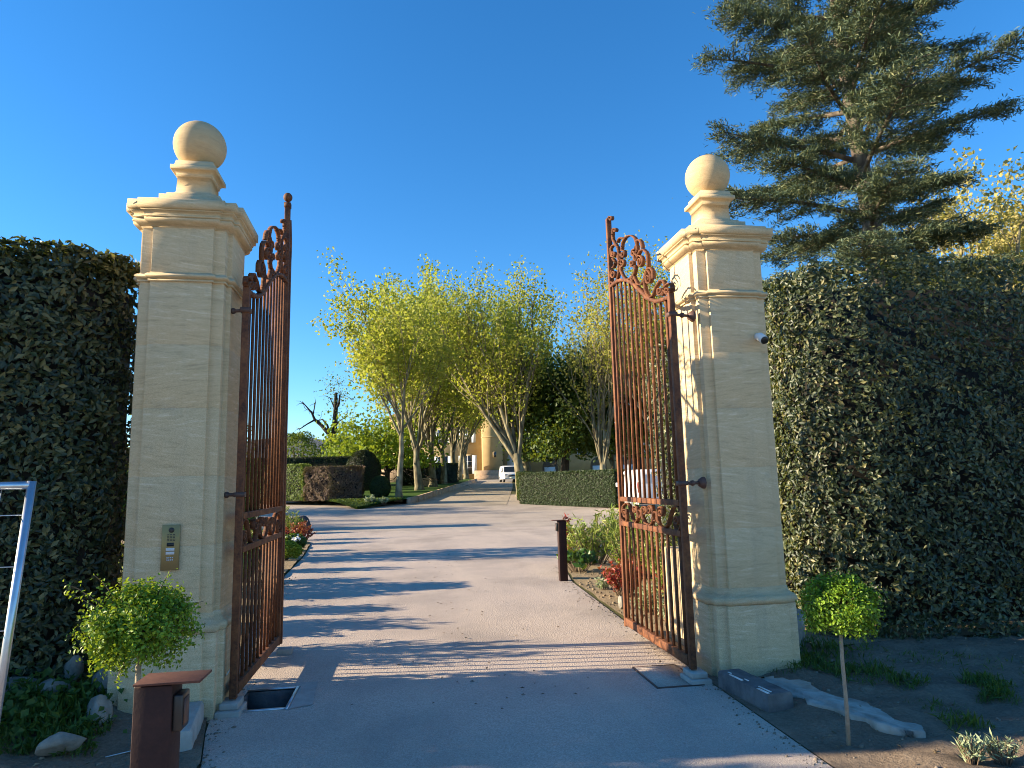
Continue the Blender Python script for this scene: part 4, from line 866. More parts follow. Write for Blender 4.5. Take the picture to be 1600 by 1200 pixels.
def zl(y): return zt(y) + .30
A = tree('plane_tree', 'plane tree nearest on the lawn, its grey trunk just right of the clipped round bush', 'plane tree', (-.62, 40.8, zl(40.8)), plane_geo(21, .22, 4.2, 13.3, lean=(-.03, 0), spread=1.65), M['plane_leaf'], 'plane_bark', .21, GP)
B = tree('plane_tree', 'plane tree with a sunlit pale forked trunk, second along the left of the avenue', 'plane tree', (.75, 52.3, zl(52.3)), plane_geo(22, .37, 3.2, 16.2, spread=1.2), M['plane_leaf'], 'plane_bark', .24, GP)
C_ = tree('plane_tree', 'plane tree with a broad shaded trunk, third along the left of the avenue', 'plane tree', (1.97, 58.6, zl(58.6)), plane_geo(23, .38, 3.4, 17.0, spread=1.0), M['plane_leaf'], 'plane_bark', .25, GP)
copy_tree(B, (3.22, 66.6, zl(66.6)), 2.0, 'plane tree with a straight grey trunk, fourth along the left of the avenue')
copy_tree(C_, (4.55, 72.4, zl(72.4)), 2.6, 'plane tree with a yellowish sunlit foot, fifth along the left of the avenue')
copy_tree(B, (5.6, 77.5, zl(77.5)), 4.1, 'plane tree with a dark ivied trunk, sixth along the left of the avenue', sc=(.95, .95, .95))
copy_tree(C_, (6.75, 82.0, zl(82)), .9, 'plane tree last in the left row, nearest the yellow house', sc=(.9, .9, .9))
D = tree('plane_tree', 'massive plane tree of many upright limbs standing behind the low clipped hedge', 'plane tree', (7.55, 45.5, zt(45.5)), plane_geo(31, .46, 2.9, 14.9, lean=(-.05, 0), spread=.85, nl=9, tipn=20), M['plane_leaf'], 'plane_bark', .22, GP)
copy_tree(D, (9.9, 56.5, zt(56.5)), 1.4, 'plane tree behind the massive one, second along the right of the avenue')
copy_tree(C_, (11.4, 67.5, zt(67.5)), 5.0, 'plane tree farthest along the right of the avenue, by the white van')
E_ = tree('plane_tree', 'slender thin-leaved plane tree with leaning limbs left of the right gate', 'plane tree', (12.6, 43.0, zt(43)), plane_geo(41, .30, 2.3, 14.4, lean=(-.05, 0), spread=.75, tipn=10), M['plane_leaf2'], 'plane_bark', .19, GP)
F_ = tree('plane_tree', 'thin-leaved plane tree with a leaning pale trunk, seen through the right gate bars', 'plane tree', (15.6, 40.0, zt(40)), plane_geo(43, .30, 2.6, 13.8, lean=(-.12, 0), spread=.85, tipn=13), M['plane_leaf2'], 'plane_bark', .19, GP)
copy_tree(D, (19.5, 47, zt(47)), 2.2, 'plane tree behind the gate bars, above the right end of the white parked van')
copy_tree(E_, (17.0, 56, zt(56)), 3.3, 'thin plane tree far behind the right gate bars, farthest of the right garden')
# dark leafy chestnut and lime, dead tree, garden bushes
ck = dict(wob=.10, tipn=44, jit=.55)
tree('chestnut_tree', 'dense dark green chestnut tree right of the massive plane tree', 'chestnut tree', (11.9, 51.5, zt(51.5)),
     grow_tree(51, .36, 8.2, [8.2, 2.5, 1.7, 1.2], [20, 6, 4], [74, 45, 42], [0, .03, .0, -.03], starts=(.36, .25, .2), **ck), M['dark_leaf'], 'dead_bark', .30, zmin=2.3)
tree('chestnut_tree', 'dark green chestnut tree behind the right gate bars', 'chestnut tree', (17.6, 50, zt(50)),
     grow_tree(52, .36, 8.0, [8.0, 2.8, 1.9, 1.3], [20, 6, 4], [74, 45, 42], [0, .03, .0, -.03], starts=(.36, .25, .2), **ck), M['dark_leaf'], 'dead_bark', .30, zmin=2.3)
tree('lime_tree', 'bright yellow-green lime tree behind the dark clipped cone', 'lime tree', (-1.95, 61, zl(61)),
     grow_tree(53, .33, 1.9, [1.9, 4.0, 2.9, 2.2], [9, 6, 4], [66, 44, 42], [0, .03, .02, -.03], starts=(.5, .25, .2), wob=.1, tipn=44, jit=.5), M['lime_leaf'], 'dead_bark', .30, zmin=1.6)
# dead tree, hand-placed limbs
t = thing('dead_tree', 'bare dark dead tree with broken limbs at the left edge of the trees', 'dead tree', (-7.55, 70, zt(70)))
rng = np.random.default_rng(5)
mb = MB()
def dl(P, r):
    mb.tube([(x, .3 * math.sin(3 * x + z), z) for x, z in P], r, 7)
dl([(0, -.3), (.05, 2.5), (-.05, 4.5), (.1, 6.5), (.15, 8.2), (.2, 9.6)], [.42, .36, .33, .28, .22, .15])
dl([(.15, 7.8), (-.2, 8.6), (-.5, 9.2)], [.12, .07, .03]); dl([(.15, 7.9), (.5, 8.5), (.6, 9.4)], [.15, .12, .08])
dl([(0, 4.6), (-.5, 5.5), (-1.2, 6.3), (-1.9, 6.9), (-2.2, 7.6), (-3.1, 8.7)], [.26, .22, .19, .15, .1, .04])
dl([(-2.1, 7.3), (-2.0, 7.9), (-1.8, 8.7)], [.08, .06, .03]); dl([(-1.9, 6.9), (-2.6, 6.4), (-3.3, 6.0), (-3.7, 6.1)], [.1, .07, .05, .02])
dl([(-.3, 5.2), (-.6, 6.3), (-1.1, 6.9), (-1.6, 6.8)], [.14, .11, .08, .05]); dl([(.1, 5.4), (.8, 6.0), (1.9, 6.3), (2.9, 6.0)], [.12, .09, .06, .03])
dl([(.1, 6.2), (.6, 6.8), (1.4, 7.2)], [.1, .06, .03]); dl([(.1, 4.4), (.9, 4.6), (1.8, 5.0)], [.1, .07, .03])
for k in range(24):
    x0_, z0_ = [(-3.0, 8.5), (-1.9, 8.5), (-3.4, 6.0), (-1.5, 6.8), (2.6, 6.1), (1.3, 7.2), (-.4, 9.1), (-2.4, 7.9)][k % 8]
    a = rng.uniform(0, 2 * PI); l = rng.uniform(.4, 1.1)
    dl([(x0_, z0_), (x0_ + l * .5 * math.cos(a), z0_ + l * .5 * math.sin(a)), (x0_ + l * math.cos(a + .3), z0_ + l * math.sin(a + .3))], [.03, .022, .01])
mb.build('trunk', M['dead_bark'], t, smooth=True)
LPd = np.column_stack([rng.normal(.3, .9, 420), rng.normal(0, .8, 420), rng.normal(9.6, 1.2, 420)])
mb = MB(); leaf_mesh(mb, LPd, .2, rng, aspect=.7); mb.build('sparse_leaves', M['priv_leaf'], t)

# ---- big cedar beyond the right hedge
def cedar(label, loc, seed):
    rng = np.random.default_rng(seed)
    t = thing('cedar_tree', label, 'cedar tree', loc)
    mb = MB(); H = 23.0
    tz = np.linspace(-.3, H, 16)
    cx = np.interp(tz, [0, 6, 9, 13, 17, 23], [-.1, .0, .05, -.25, -.45, -.35])
    mb.tube(np.column_stack([cx, .1 * np.sin(tz * .4), tz]), np.interp(tz, [-.3, 1, 8, 16, 23], [.52, .42, .33, .2, .05]), 10)
    P = []; D = []; N = []; S = []
    z = 4.2; k = 0
    while z < 21.5:
        az = k * 2.399 + rng.uniform(-.35, .35); k += 1
        L = np.interp(z, [3, 6, 9, 12.5, 17, 23], [4.6, 5.0, 5.3, 5.2, 4.3, 1.8]) * rng.uniform(.70, 1.10)
        if math.cos(az) > .25 and z < 11.5 and z > 6: L *= .62
        if math.cos(az) > .5 and 12 < z < 15.5 and rng.uniform() < .5: L *= 1.35
        # fewer, longer limbs to the right, fuller to the left
        rise = np.interp(z, [3, 8, 14, 21], [-.12, .05, .32, .6]) + rng.uniform(-.10, .16)
        n = 12
        s = np.linspace(0, 1, n)
        h = L * s
        zz = z + rise * h - .035 * h ** 2 * (1 if z < 10 else .6) + .12 * np.sin(3 * s + k)
        wig = .25 * np.sin(s * 3 + k * 1.7)
        bx = np.interp(z, tz, cx) + h * math.cos(az) - wig * math.sin(az) * s
        by = h * math.sin(az) + wig * math.cos(az) * s
        B_ = np.column_stack([bx, by, zz])
        mb.tube(B_, np.linspace(.10 if z > 9 else .12, .012, n), 6, cap=False)
        # side sprays lie in flat layers
        for i in range(2, n):
            f = i / (n - 1)
            if f < .22: continue
            for sd in (-1, 1):
                for rep in range(2):
                    if rng.uniform() < .10: continue
                    base = B_[i] * rng.uniform(.2, 1) + B_[i - 1] * 0; base = B_[i - 1] + (B_[i] - B_[i - 1]) * rng.uniform()
                    a2 = az + sd * rng.uniform(.5, 1.25)
                    l2 = (.55 + 1.5 * (1 - f) + .2) * rng.uniform(.6, 1.15) * (.6 + .4 * L / 6)
                    drp = rng.uniform(-.15, .42)
                    e = base + V(math.cos(a2), math.sin(a2), -drp) * l2
                    mid = base * .5 + e * .5 + V(0, 0, .06)
                    if rep == 0: mb.tube([base, mid, e], [.022, .014, .006], 4, cap=False)
                    m = int(112 * l2) + 18
                    q = rng.uniform(.05, 1.05, m)
                    pt = base * ((1 - q) ** 2)[:, None] + mid * (2 * q * (1 - q))[:, None] + e * (q ** 2)[:, None]
                    wv = (.20 * (1 - .5 * q))[:, None]
                    pt = pt + rng.normal(size=(m, 3)) * V(1, 1, .42) * wv
                    P.append(pt); dv = V(math.cos(a2), math.sin(a2), -.05)
                    D.append(np.tile(dv, (m, 1))); S.append(np.full(m, .185))
        # tip tuft
        m = 80; tip = B_[-1]
        P.append(tip + rng.normal(size=(m, 3)) * V(.3, .3, .10)); D.append(np.tile(V(math.cos(az), math.sin(az), -.1), (m, 1))); S.append(np.full(m, .185))
        z += rng.uniform(.14, .27)
    mb.build('trunk', M['cedar_bark'], t, smooth=True)
    mb = MB(); P = np.concatenate(P)
    keep = rng.uniform(size=len(P)) < .92
    leaf_mesh(mb, P[keep], np.concatenate(S)[keep], rng, np.tile(V(0, 0, .9), (keep.sum(), 1)), spread=.9, aspect=.17, axis=np.concatenate(D)[keep] * 1.2 + V(0, 0, .35), aspread=.7, fold=.05)
    mb.build('crown', M['cedar_leaf'], t)
    return t
cedar('huge grey-green cedar towering over the right hedge and pillar', (15.6, 20.0, 0), 8)
tree('oak_tree', 'pale yellow flowering oak behind the right hedge, right of the cedar', 'oak tree', (25.6, 30.0, .15),
     grow_tree(61, .55, 6.6, [6.6, 5.6, 4.2, 3.0, 1.9], [8, 5, 4, 3], [52, 42, 40, 40], [0, .04, .05, .05, .05], wob=.16, tipn=46, jit=.30, starts=(.5, .3, .3, .3)), M['oak_leaf'], 'plane_bark', .20)

# ================================================================ GARDEN SHRUBS AND CLIPPED BUSHES
def shrub(name, label, cat, x, y, zb, rx, ry, h, leaf, size, n, seed, aspect=.55, power=2.0, group=None, shell=.22, bump_=.16, stems=6, flat=1.0):
    """rounded bush: leaves follow a lumpy outline, stems inside"""
    rng = np.random.default_rng(seed)
    t = thing(name, label, cat, (x, y, zb), 0, group)
    d = rng.normal(size=(n, 3)); d /= np.linalg.norm(d, axis=1)[:, None]
    d[:, 2] = np.where(d[:, 2] < -.75, -d[:, 2], d[:, 2])
    f = 1 - np.abs(rng.normal(size=n)) * shell
    f = np.clip(f, .1, 1.05) * (1 + bump_ * vnoise(d[:, 0] * 2.6 + d[:, 2] * 2, d[:, 1] * 2.6 - d[:, 2] * 1.5, seed))
    sgn = np.sign(d); dd = sgn * np.abs(d) ** (2.0 / power)
    P = dd * f[:, None] * V(rx, ry, h / 2) + V(0, 0, h / 2)
    P[:, 2] = np.maximum(P[:, 2], .01)
    mb = MB(); leaf_mesh(mb, P, size, rng, d * .8, spread=.7, aspect=aspect, up=.2)
    mb.build('foliage', leaf, t)
    mb = MB()
    for k in range(stems):
        a = rng.uniform(0, 2 * PI); r_ = rng.uniform(.1, .55)
        e = V(math.cos(a) * r_ * rx, math.sin(a) * r_ * ry, h * rng.uniform(.45, .75))
        mb.tube([(0, 0, -.05), e * .5 + V(0, 0, h * .08), e], [.03 * h, .022 * h, .01 * h], 5)
    mb.build('stems', M['twig'], t)
    return t
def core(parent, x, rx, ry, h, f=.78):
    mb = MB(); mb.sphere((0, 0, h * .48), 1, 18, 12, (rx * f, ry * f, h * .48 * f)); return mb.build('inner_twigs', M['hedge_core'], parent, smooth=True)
def sprays(name, label, cat, x, y, zb, h, spread, nst, leaf, lsize, aspect, seed, per=22, droop=.25, group=None, stem='twig', start=.25, tip=None, ascale=1.0, tight=0.0):
    """many stems fanning up from the ground with narrow leaves set along them"""
    rng = np.random.default_rng(seed)
    t = thing(name, label, cat, (x, y, zb), 0, group)
    st = MB(); P = []; D = []
    for k in range(nst):
        a = rng.uniform(0, 2 * PI); rr = spread * math.sqrt(rng.uniform())
        hh = h * rng.uniform(.6, 1.05) * (1 - .35 * (rr / spread) ** 2)
        e = V(math.cos(a) * rr, math.sin(a) * rr, hh)
        b = V(math.cos(a) * rr * .3, math.sin(a) * rr * .3, -.02)
        mid = b * .45 + e * .55 + V(0, 0, hh * droop * .5)
        s = np.linspace(0, 1, 6)[:, None]
        C = b * (1 - s) ** 2 + mid * 2 * s * (1 - s) + e * s ** 2
        st.tube(C, np.linspace(.012 * h ** .5, .003, 6), 4, cap=False)
        q = rng.uniform(start, 1.03, per)[:, None]
        pt = b * (1 - q) ** 2 + mid * 2 * q * (1 - q) + e * q ** 2
        dr = rng.normal(size=(per, 3)); dr[:, 2] = np.abs(dr[:, 2]) * .5 + .45 + tight
        dr /= np.linalg.norm(dr, axis=1)[:, None]
        P.append(pt + dr * lsize * .5); D.append(dr)
    st.build('stems', M[stem], t)
    mb = MB(); leaf_mesh(mb, np.concatenate(P), lsize, rng, spread=1, aspect=aspect, axis=np.concatenate(D) * 2.2, aspread=.35, fold=.06)
    mb.build('foliage', leaf, t)
    return t
# right flower bed
GO = 'oleanders in the right bed'
for i, (x, y, h, sp, s, lab) in enumerate([
    (3.35, 12.5, .95, .62, 1, 'yellow-green oleander in the right bed, just right of the far bollard'),
    (3.55, 10.6, 1.15, .60, 2, 'tall oleander in the right bed, directly left of the gate bars'),
    (3.55, 8.9, 1.0, .55, 3, 'oleander clump behind the middle of the right gate bars'),
    (3.25, 7.9, .85, .42, 4, 'low oleander clump behind the hinge side of the right gate'),
    (4.7, 10.5, 1.3, .65, 5, 'oleander behind the free end of the right gate, deep in the bed'),
    (4.3, 13.6, 1.15, .65, 6, 'oleander at the back of the right bed, beyond the others')]):
    sprays('oleander', lab, 'oleander', x, y, .02, h, sp, 46, M['oleander'], .15, .17, 100 + s, per=24, group=GO)
sprays('nandina', 'red leaved nandina in the right bed, by the free end of the gate', 'shrub', 2.90, 9.15, .02, .56, .36, 42, M['red_leaf'], .075, .36, 111, per=26, group='red shrubs')
sprays('nandina', 'small red tipped shrub in the right bed, behind the far bollard', 'shrub', 3.03, 13.1, .02, .86, .16, 14, M['red_leaf'], .10, .36, 112, per=26, start=.55, group='red shrubs')
sprays('hosta', 'low dark glossy leafy plant at the foot of the far bollard', 'plant', 2.90, 11.75, .02, .36, .36, 40, M['hosta'], .16, .42, 113, per=6, start=.5, droop=.6)
sprays('sage_plant', 'small pale sage tuft in front of the red nandina', 'plant', 2.72, 9.65, .02, .22, .12, 20, M['sage'], .06, .3, 114, per=10)
sprays('nandina', 'second red shrub behind the bars of the right gate', 'shrub', 3.25, 8.35, .02, .62, .25, 22, M['red_leaf'], .075, .36, 115, per=22, group='red shrubs')
for i, (x, y) in enumerate([(2.85, 7.4), (2.78, 7.9), (3.0, 8.6), (2.95, 7.0)]):
    sprays('sage_plant', ['silvery plant low behind the hinge side of the right gate', 'silvery plant low behind the middle bars of the right gate', 'silvery plant between the red shrubs of the right bed', 'silvery plant next to the short stone wall'][i], 'plant', x, y, .02, .3, .2, 24, M['sage'], .07, .25, 120 + i, per=12)
def stone(label, x, y, z, s, seed, mat='rock', name='stone', group=None, cat='stone', rz=0):
    rng = np.random.default_rng(seed)
    mb = MB(); mb.sphere((0, 0, 0), 1, 18, 11)
    v = mb.v[0]
    for k in range(9):                                   # chip flat faces off
        n = rng.normal(size=3); n /= np.linalg.norm(n); dd = rng.uniform(.55, .85)
        o = np.maximum(v @ n - dd, 0); v -= o[:, None] * n
    v += .05 * np.column_stack([vnoise(v[:, 1] * 3, v[:, 2] * 3, seed), vnoise(v[:, 0] * 3, v[:, 2] * 3, seed + 1), vnoise(v[:, 0] * 3, v[:, 1] * 3, seed + 2)])
    v *= np.array(s)
    o = mb.build(name, M[mat], smooth=False, loc=(x, y, z)); o.rotation_euler = (0, 0, rz)
    return tag(o, label, cat, group)
stone('white stone low behind the free end of the right gate', 2.56, 8.3, .10, (.035, .05, .11), 1)
stone('dark reddish boulder in the left bed behind the red shrub', -3.75, 24.3, .22, (.55, .45, .48), 2, 'darkrock', 'boulder', cat='boulder')
# left bed
sprays('photinia', 'bright red shrub in the left bed, right of the left gate', 'shrub', -3.15, 20.2, .02, .60, .50, 60, M['red_leaf'], .085, .4, 131, per=28, group='red shrubs')
shrub('flowering_plant', 'dark green plant with white flowers below the red shrub', 'plant', -2.90, 17.9, .02, .34, .3, .42, M['hosta'], .11, 700, 132)
rng = np.random.default_rng(9); mb = MB()
leaf_mesh(mb, np.column_stack([-2.80 + rng.normal(size=26) * .05, 17.62 + rng.normal(size=26) * .03, .34 + rng.normal(size=26) * .04]), .075, rng, np.tile(V(0, -1, .6), (26, 1)), spread=.3, aspect=.9)
f = mb.build('flower_head', M['white']); f.parent = [o for o in bpy.data.objects if o.get('label', '').startswith('dark green plant with white')][0]; f.location = (2.90, -17.9, -.02)
shrub('lime_shrub', 'yellow-green mounded plant nearest the driveway in the left bed', 'plant', -2.66, 15.7, .02, .33, .3, .42, M['lime_shrub'], .07, 1500, 133)
shrub('privet_bush', 'tall green bush behind the left pillar, seen in the gap by the gate hinge', 'bush', -4.9, 16.5, .0, 1.25, 1.2, 4.3, M['priv_leaf'], .12, 6000, 134)
shrub('lime_shrub', 'yellow-green shrub seen in the gap between left pillar and gate', 'plant', -3.25, 11.5, .02, .75, .6, 1.25, M['lime_shrub'], .09, 2600, 135)
sprays('photinia', 'small red shrub low in the gap between left pillar and gate', 'shrub', -2.35, 8.2, .02, .62, .3, 26, M['red_leaf'], .08, .4, 136, per=24, group='red shrubs')
for i, (x, y, h, sp) in enumerate([(-2.55, 7.2, 1.25, .5), (-2.9, 8.6, 1.0, .5), (-2.8, 9.6, .8, .4), (-2.75, 10.8, .75, .4), (-2.85, 12.4, .7, .4), (-3.1, 13.9, .85, .45)]):
    sprays('oleander', ['oleander right behind the left pillar, hidden by the gate leaf', 'oleander second behind the left pillar', 'oleander third behind the left pillar', 'low oleander fourth behind the left pillar', 'low oleander fifth behind the left pillar', 'oleander beside the yellow-green mounded plant of the left bed'][i], 'oleander', x, y, .02, h, sp, 40, M['oleander'], .15, .2, 140 + i, per=26, group='oleanders in the left bed')
sprays('oleander', 'pale leafy oleander by the dark boulder in the left bed', 'oleander', -3.55, 21.6, .02, 1.0, .4, 30, M['oleander'], .15, .2, 151, per=24, group='oleanders in the left bed')
shrub('shade_bush', 'unseen leafy bush added past the mesh fence to shade the driveway', 'bush', -5.6, 4.60, .0, .9, .40, 2.35, M['hedge_leaf'], .07, 3500, 159, shell=.15)  # out of view, added so its shadow covers the near driveway
# lawn island plants
t = shrub('box_ball', 'clipped dark green egg-shaped bush on the lawn left of the nearest plane tree', 'clipped bush', -1.72, 41, zl(41) - .05, .62, .62, 1.42, M['clip_leaf'], .07, 9000, 161, shell=.05, bump_=.03)
core(t, 0, .62, .62, 1.42, .93)
t = shrub('yew_cone', 'big rounded dark clipped yew behind the bronze hedge', 'clipped bush', -3.3, 50, zl(50), 1.28, 1.2, 3.1, M['yew_leaf'], .10, 9000, 162, shell=.05, bump_=.03, power=1.8)
core(t, 0, 1.28, 1.2, 3.1, .92)
hedge('bronze_hedge', 'clipped bronze-brown hedge on the lawn left of the egg-shaped bush', [(-6.1, 41.4), (-4.6, 40.4), (-2.75, 40.6)], [(-6.1, 43.2), (-4.6, 42.4), (-2.9, 42.6)], .3, 2.25, M['bronze_leaf'], .10, 800, 171, bumps=(.22, .12), inset=.4)
hedge('green_hedge', 'sunlit green hedge beside the bronze one, next to the left gate', [(-10, 44.5), (-6.2, 41.6)], [(-10, 47.5), (-6.1, 44.6)], .25, 2.4, M['priv_leaf'], .09, 700, 172)
hedge('yew_hedge', 'long dark yew hedge running left behind the green and bronze hedges', [(-16, 55.5), (-3.6, 54)], [(-16, 57), (-3.6, 55.5)], .3, 2.95, M['yew_leaf'], .12, 420, 173)
hedge('yew_hedge', 'dark yew block between the two nearest plane trunks of the avenue', [(-.9, 63.5), (1.25, 62.8)], [(-.9, 65), (1.25, 64.3)], .25, 2.6, M['yew_leaf'], .12, 500, 174)
hedge('yew_hedge', 'dark yew block right of the second plane trunk, near the house', [(1.9, 66), (5.0, 70)], [(1.2, 67), (4.3, 71)], .25, 2.3, M['yew_leaf'], .12, 420, 175)
hedge('low_hedge', 'low dark clipped hedge right of the avenue entrance, in front of the massive plane tree', [(5.95, 37.3), (7.7, 34.8), (9.75, 31.9), (10.2, 32.3)], [(6.9, 38.6), (8.8, 35.7), (10.7, 33.4), (10.9, 33.3)], 0, 1.78, M['clip_leaf'], .075, 1150, 176, bumps=(.05, .035), inset=.12, depth=.06)
hedge('low_hedge', 'clipped hedge side running along the right edge of the avenue', [(7.2, 46), (6.1, 38.4)], [(8.1, 46), (7.0, 38.6)], 0, 1.62, M['clip_leaf'], .085, 500, 177, bumps=(.05, .035))
for i, (x, y, rx, h, lab) in enumerate([(-10.4, 66, 2.2, 5.2, 'round green bush at the far left, left of the dead tree'), (-6.5, 66.5, 2.1, 5.0, 'round green bush in front of the dead tree trunk'), (-4.2, 69, 1.5, 4.0, 'green bush right of the dead tree, behind the yew cone'), (.6, 71, 1.4, 3.6, 'dark green bush behind the nearest plane trunk')]):
    shrub('garden_bush', lab, 'bush', x, y, zl(y), rx, rx, h, M['priv_leaf'] if i != 3 else M['dark_leaf'], .24, 3200, 181 + i, shell=.16, group='bushes at the back of the lawn')
sprays('sage_plant', 'pale grey-green tuft at the front edge of the lawn', 'plant', -2.15, 38.4, zt(38.4) + .15, .5, .35, 30, M['sage'], .14, .3, 191, per=14)
sprays('sage_plant', 'smaller pale tuft on the lawn edge nearest the egg-shaped bush', 'plant', -1.4, 38.2, zt(38.2) + .15, .4, .3, 26, M['sage'], .13, .3, 192, per=14)
# ivy-like ground cover on the front edge of the island
rng = np.random.default_rng(12); mb = MB(); n = 9000
yy = 36.9 + rng.uniform(0, 1, n) ** 1.2 * 3.2
x0s = np.array([interp(LL, a) for a in yy]); x1s = np.array([interp(LR, a) for a in yy])
xx = x0s + (x1s - x0s) * rng.uniform(0, 1, n)
zz = np.array([zt(a) for a in yy]) + .30 * np.clip((yy - 36.7) / 2.6, .03, 1) + rng.uniform(0, .12, n)
leaf_mesh(mb, np.column_stack([xx, yy, zz]), .10, rng, np.tile(V(0, -.3, 1), (n, 1)), spread=.5, aspect=.6)
tag(mb.build('ground_cover', M['grass']), 'low green ground cover on the front edge of the lawn', 'ground cover', kind='stuff')

# unseen hedge and trees added at the left to shade the forecourt
hedge('shade_hedge', 'unseen clipped hedge added behind the left gate to shade the forecourt', [(-13, 26.5), (-5.6, 26.0)], [(-13, 27.6), (-5.6, 27.1)], 0, 2.6, M['priv_leaf'], .12, 420, 201)
copy_tree(A, (-22, 37.5, .2), 1.0, 'unseen plane tree added far left of the forecourt to shade it', sc=(.8, .8, .62))
copy_tree(A, (-25, 31.5, .1), 2.0, 'farthest unseen plane tree, added left of the forecourt to shade it', sc=(.7, .7, .55))

# ================================================================ VANS
def van(label, x, y, rz, w=1.74, bonnet=1.05, h=1.82, group='white vans'):
    t = thing('van', label, 'van', (x, y, zt(y) + .012), rz, group)
    # side outline, nose towards +Y
    prof = [(-2.08, .30), (-2.14, .55), (-2.13, .95), (-2.06, h - .16), (-1.93, h), (.35, h + .01), (.72, h - .08), (1.38, 1.10), (1.62, 1.02), (2.02, .90), (2.13, .66), (2.12, .34)]
    c = np.array(prof)
    cen = np.array([0.0, .95])
    def ring(s, k):
        out = []
        for yy, zz in prof:
            tmb = 1 - .13 * max(0, (zz - .98)) / .85
            q = cen + (np.array([yy, zz]) - cen) * k
            out.append((s * w / 2 * tmb, q[0], q[1]))
        return out
    mb = MB(); mb.loft([ring(-1, .955), ring(-.955, .988), ring(-.90, 1), ring(.90, 1), ring(.955, .988), ring(1, .955)])
    mb.build('body', M['carwhite'], t, smooth=False, bevel=.01)
    # glazing, a few millimetres proud
    wi = lambda z: w / 2 * (1 - .13 * max(0, z - .98) / .85)
    def along(a, b, k): return (a[0] + (b[0] - a[0]) * k, a[1] + (b[1] - a[1]) * k)
    p1, p2 = along((.72, h - .08), (1.38, 1.10), .08), along((.72, h - .08), (1.38, 1.10), .97)
    mb = MB(); o = .012
    mb.add([(-wi(p1[1]) * .84, p1[0] + o, p1[1] + o), (wi(p1[1]) * .84, p1[0] + o, p1[1] + o), (wi(p2[1]) * .88, p2[0] + o, p2[1] + o), (-wi(p2[1]) * .88, p2[0] + o, p2[1] + o)], [(0, 3, 2, 1)])
    mb.build('windscreen', M['glass'], t)
    mb = MB(); mb.add([(-.62, -2.115, 1.2), (.62, -2.115, 1.2), (.56, -2.085, h - .22), (-.56, -2.085, h - .22)], [(0, 1, 2, 3)]); mb.build('rear_panel', M['white'], t)
    mb = MB(); mb.box((0, -2.14, .96), (.34, .02, .05)); mb.build('rear_handle', M['black'], t)
    for sx in (-1, 1):
        mb = MB()
        P = [(.62, h - .18), (1.22, 1.14), (.20, 1.14), (.20, h - .18)]
        mb.add([(sx * (wi(b) + .004), a, b) for a, b in P], ngons=[[0, 1, 2, 3] if sx < 0 else [3, 2, 1, 0]])
        mb.build('side_window', M['glass'], t)
        mb = MB()
        for yy in (.16, -.95): mb.box((sx * (w / 2 - .012), yy, .80), (.03, .012, .75))
        mb.build('door_gap', M['black'], t)
        for yy in (-1.35, 1.38):
            mb = MB(); mb.tube([(sx * (w / 2 - .20), yy, .31), (sx * (w / 2 - .015), yy, .31), (sx * (w / 2 + .012), yy, .31)], [.31, .31, .28], 22); wheel = mb.build('wheel', M['tyre'], t)
            mb = MB(); mb.tube([(sx * (w / 2 + .008), yy, .31), (sx * (w / 2 + .020), yy, .31)], [.20, .19], 18); mb.build('rim', M['steel'], wheel)
        mb = MB(); mb.box((sx * .62, 2.03, .80), (.30, .16, .17)); mb.build('headlight', M['clearlens'], t, bevel=.03)
        mb = MB(); mb.box((sx * (w / 2 - .075), -2.09, 1.05), (.10, .10, .46)); mb.build('tail_light', M['redlens'], t, bevel=.02)
        mb = MB(); mb.box((sx * (w / 2 + .09), .95, 1.16), (.17, .12, .20)); mb.build('wing_mirror', M['carwhite'], t, bevel=.03)
    mb = MB(); mb.box((0, 2.10, .44), (w * .92, .14, .24)); mb.build('front_bumper', M['carwhite'], t, bevel=.04)
    mb = MB(); mb.box((0, 2.12, .70), (.82, .05, .13)); mb.build('grille', M['black'], t)
    mb = MB(); mb.box((0, 2.18, .47), (.50, .012, .11)); mb.build('number_plate', M['yellowplate'], t)
    mb = MB(); mb.box((0, -2.12, .42), (w * .95, .14, .20)); mb.build('rear_bumper', M['black'], t, bevel=.04)
    return t
van('small white van driving down the avenue, seen from the front', 11.0, 75.5, PI)
van('white van parked behind the right gate bars, seen from behind', 10.75, 30.6, -.06)

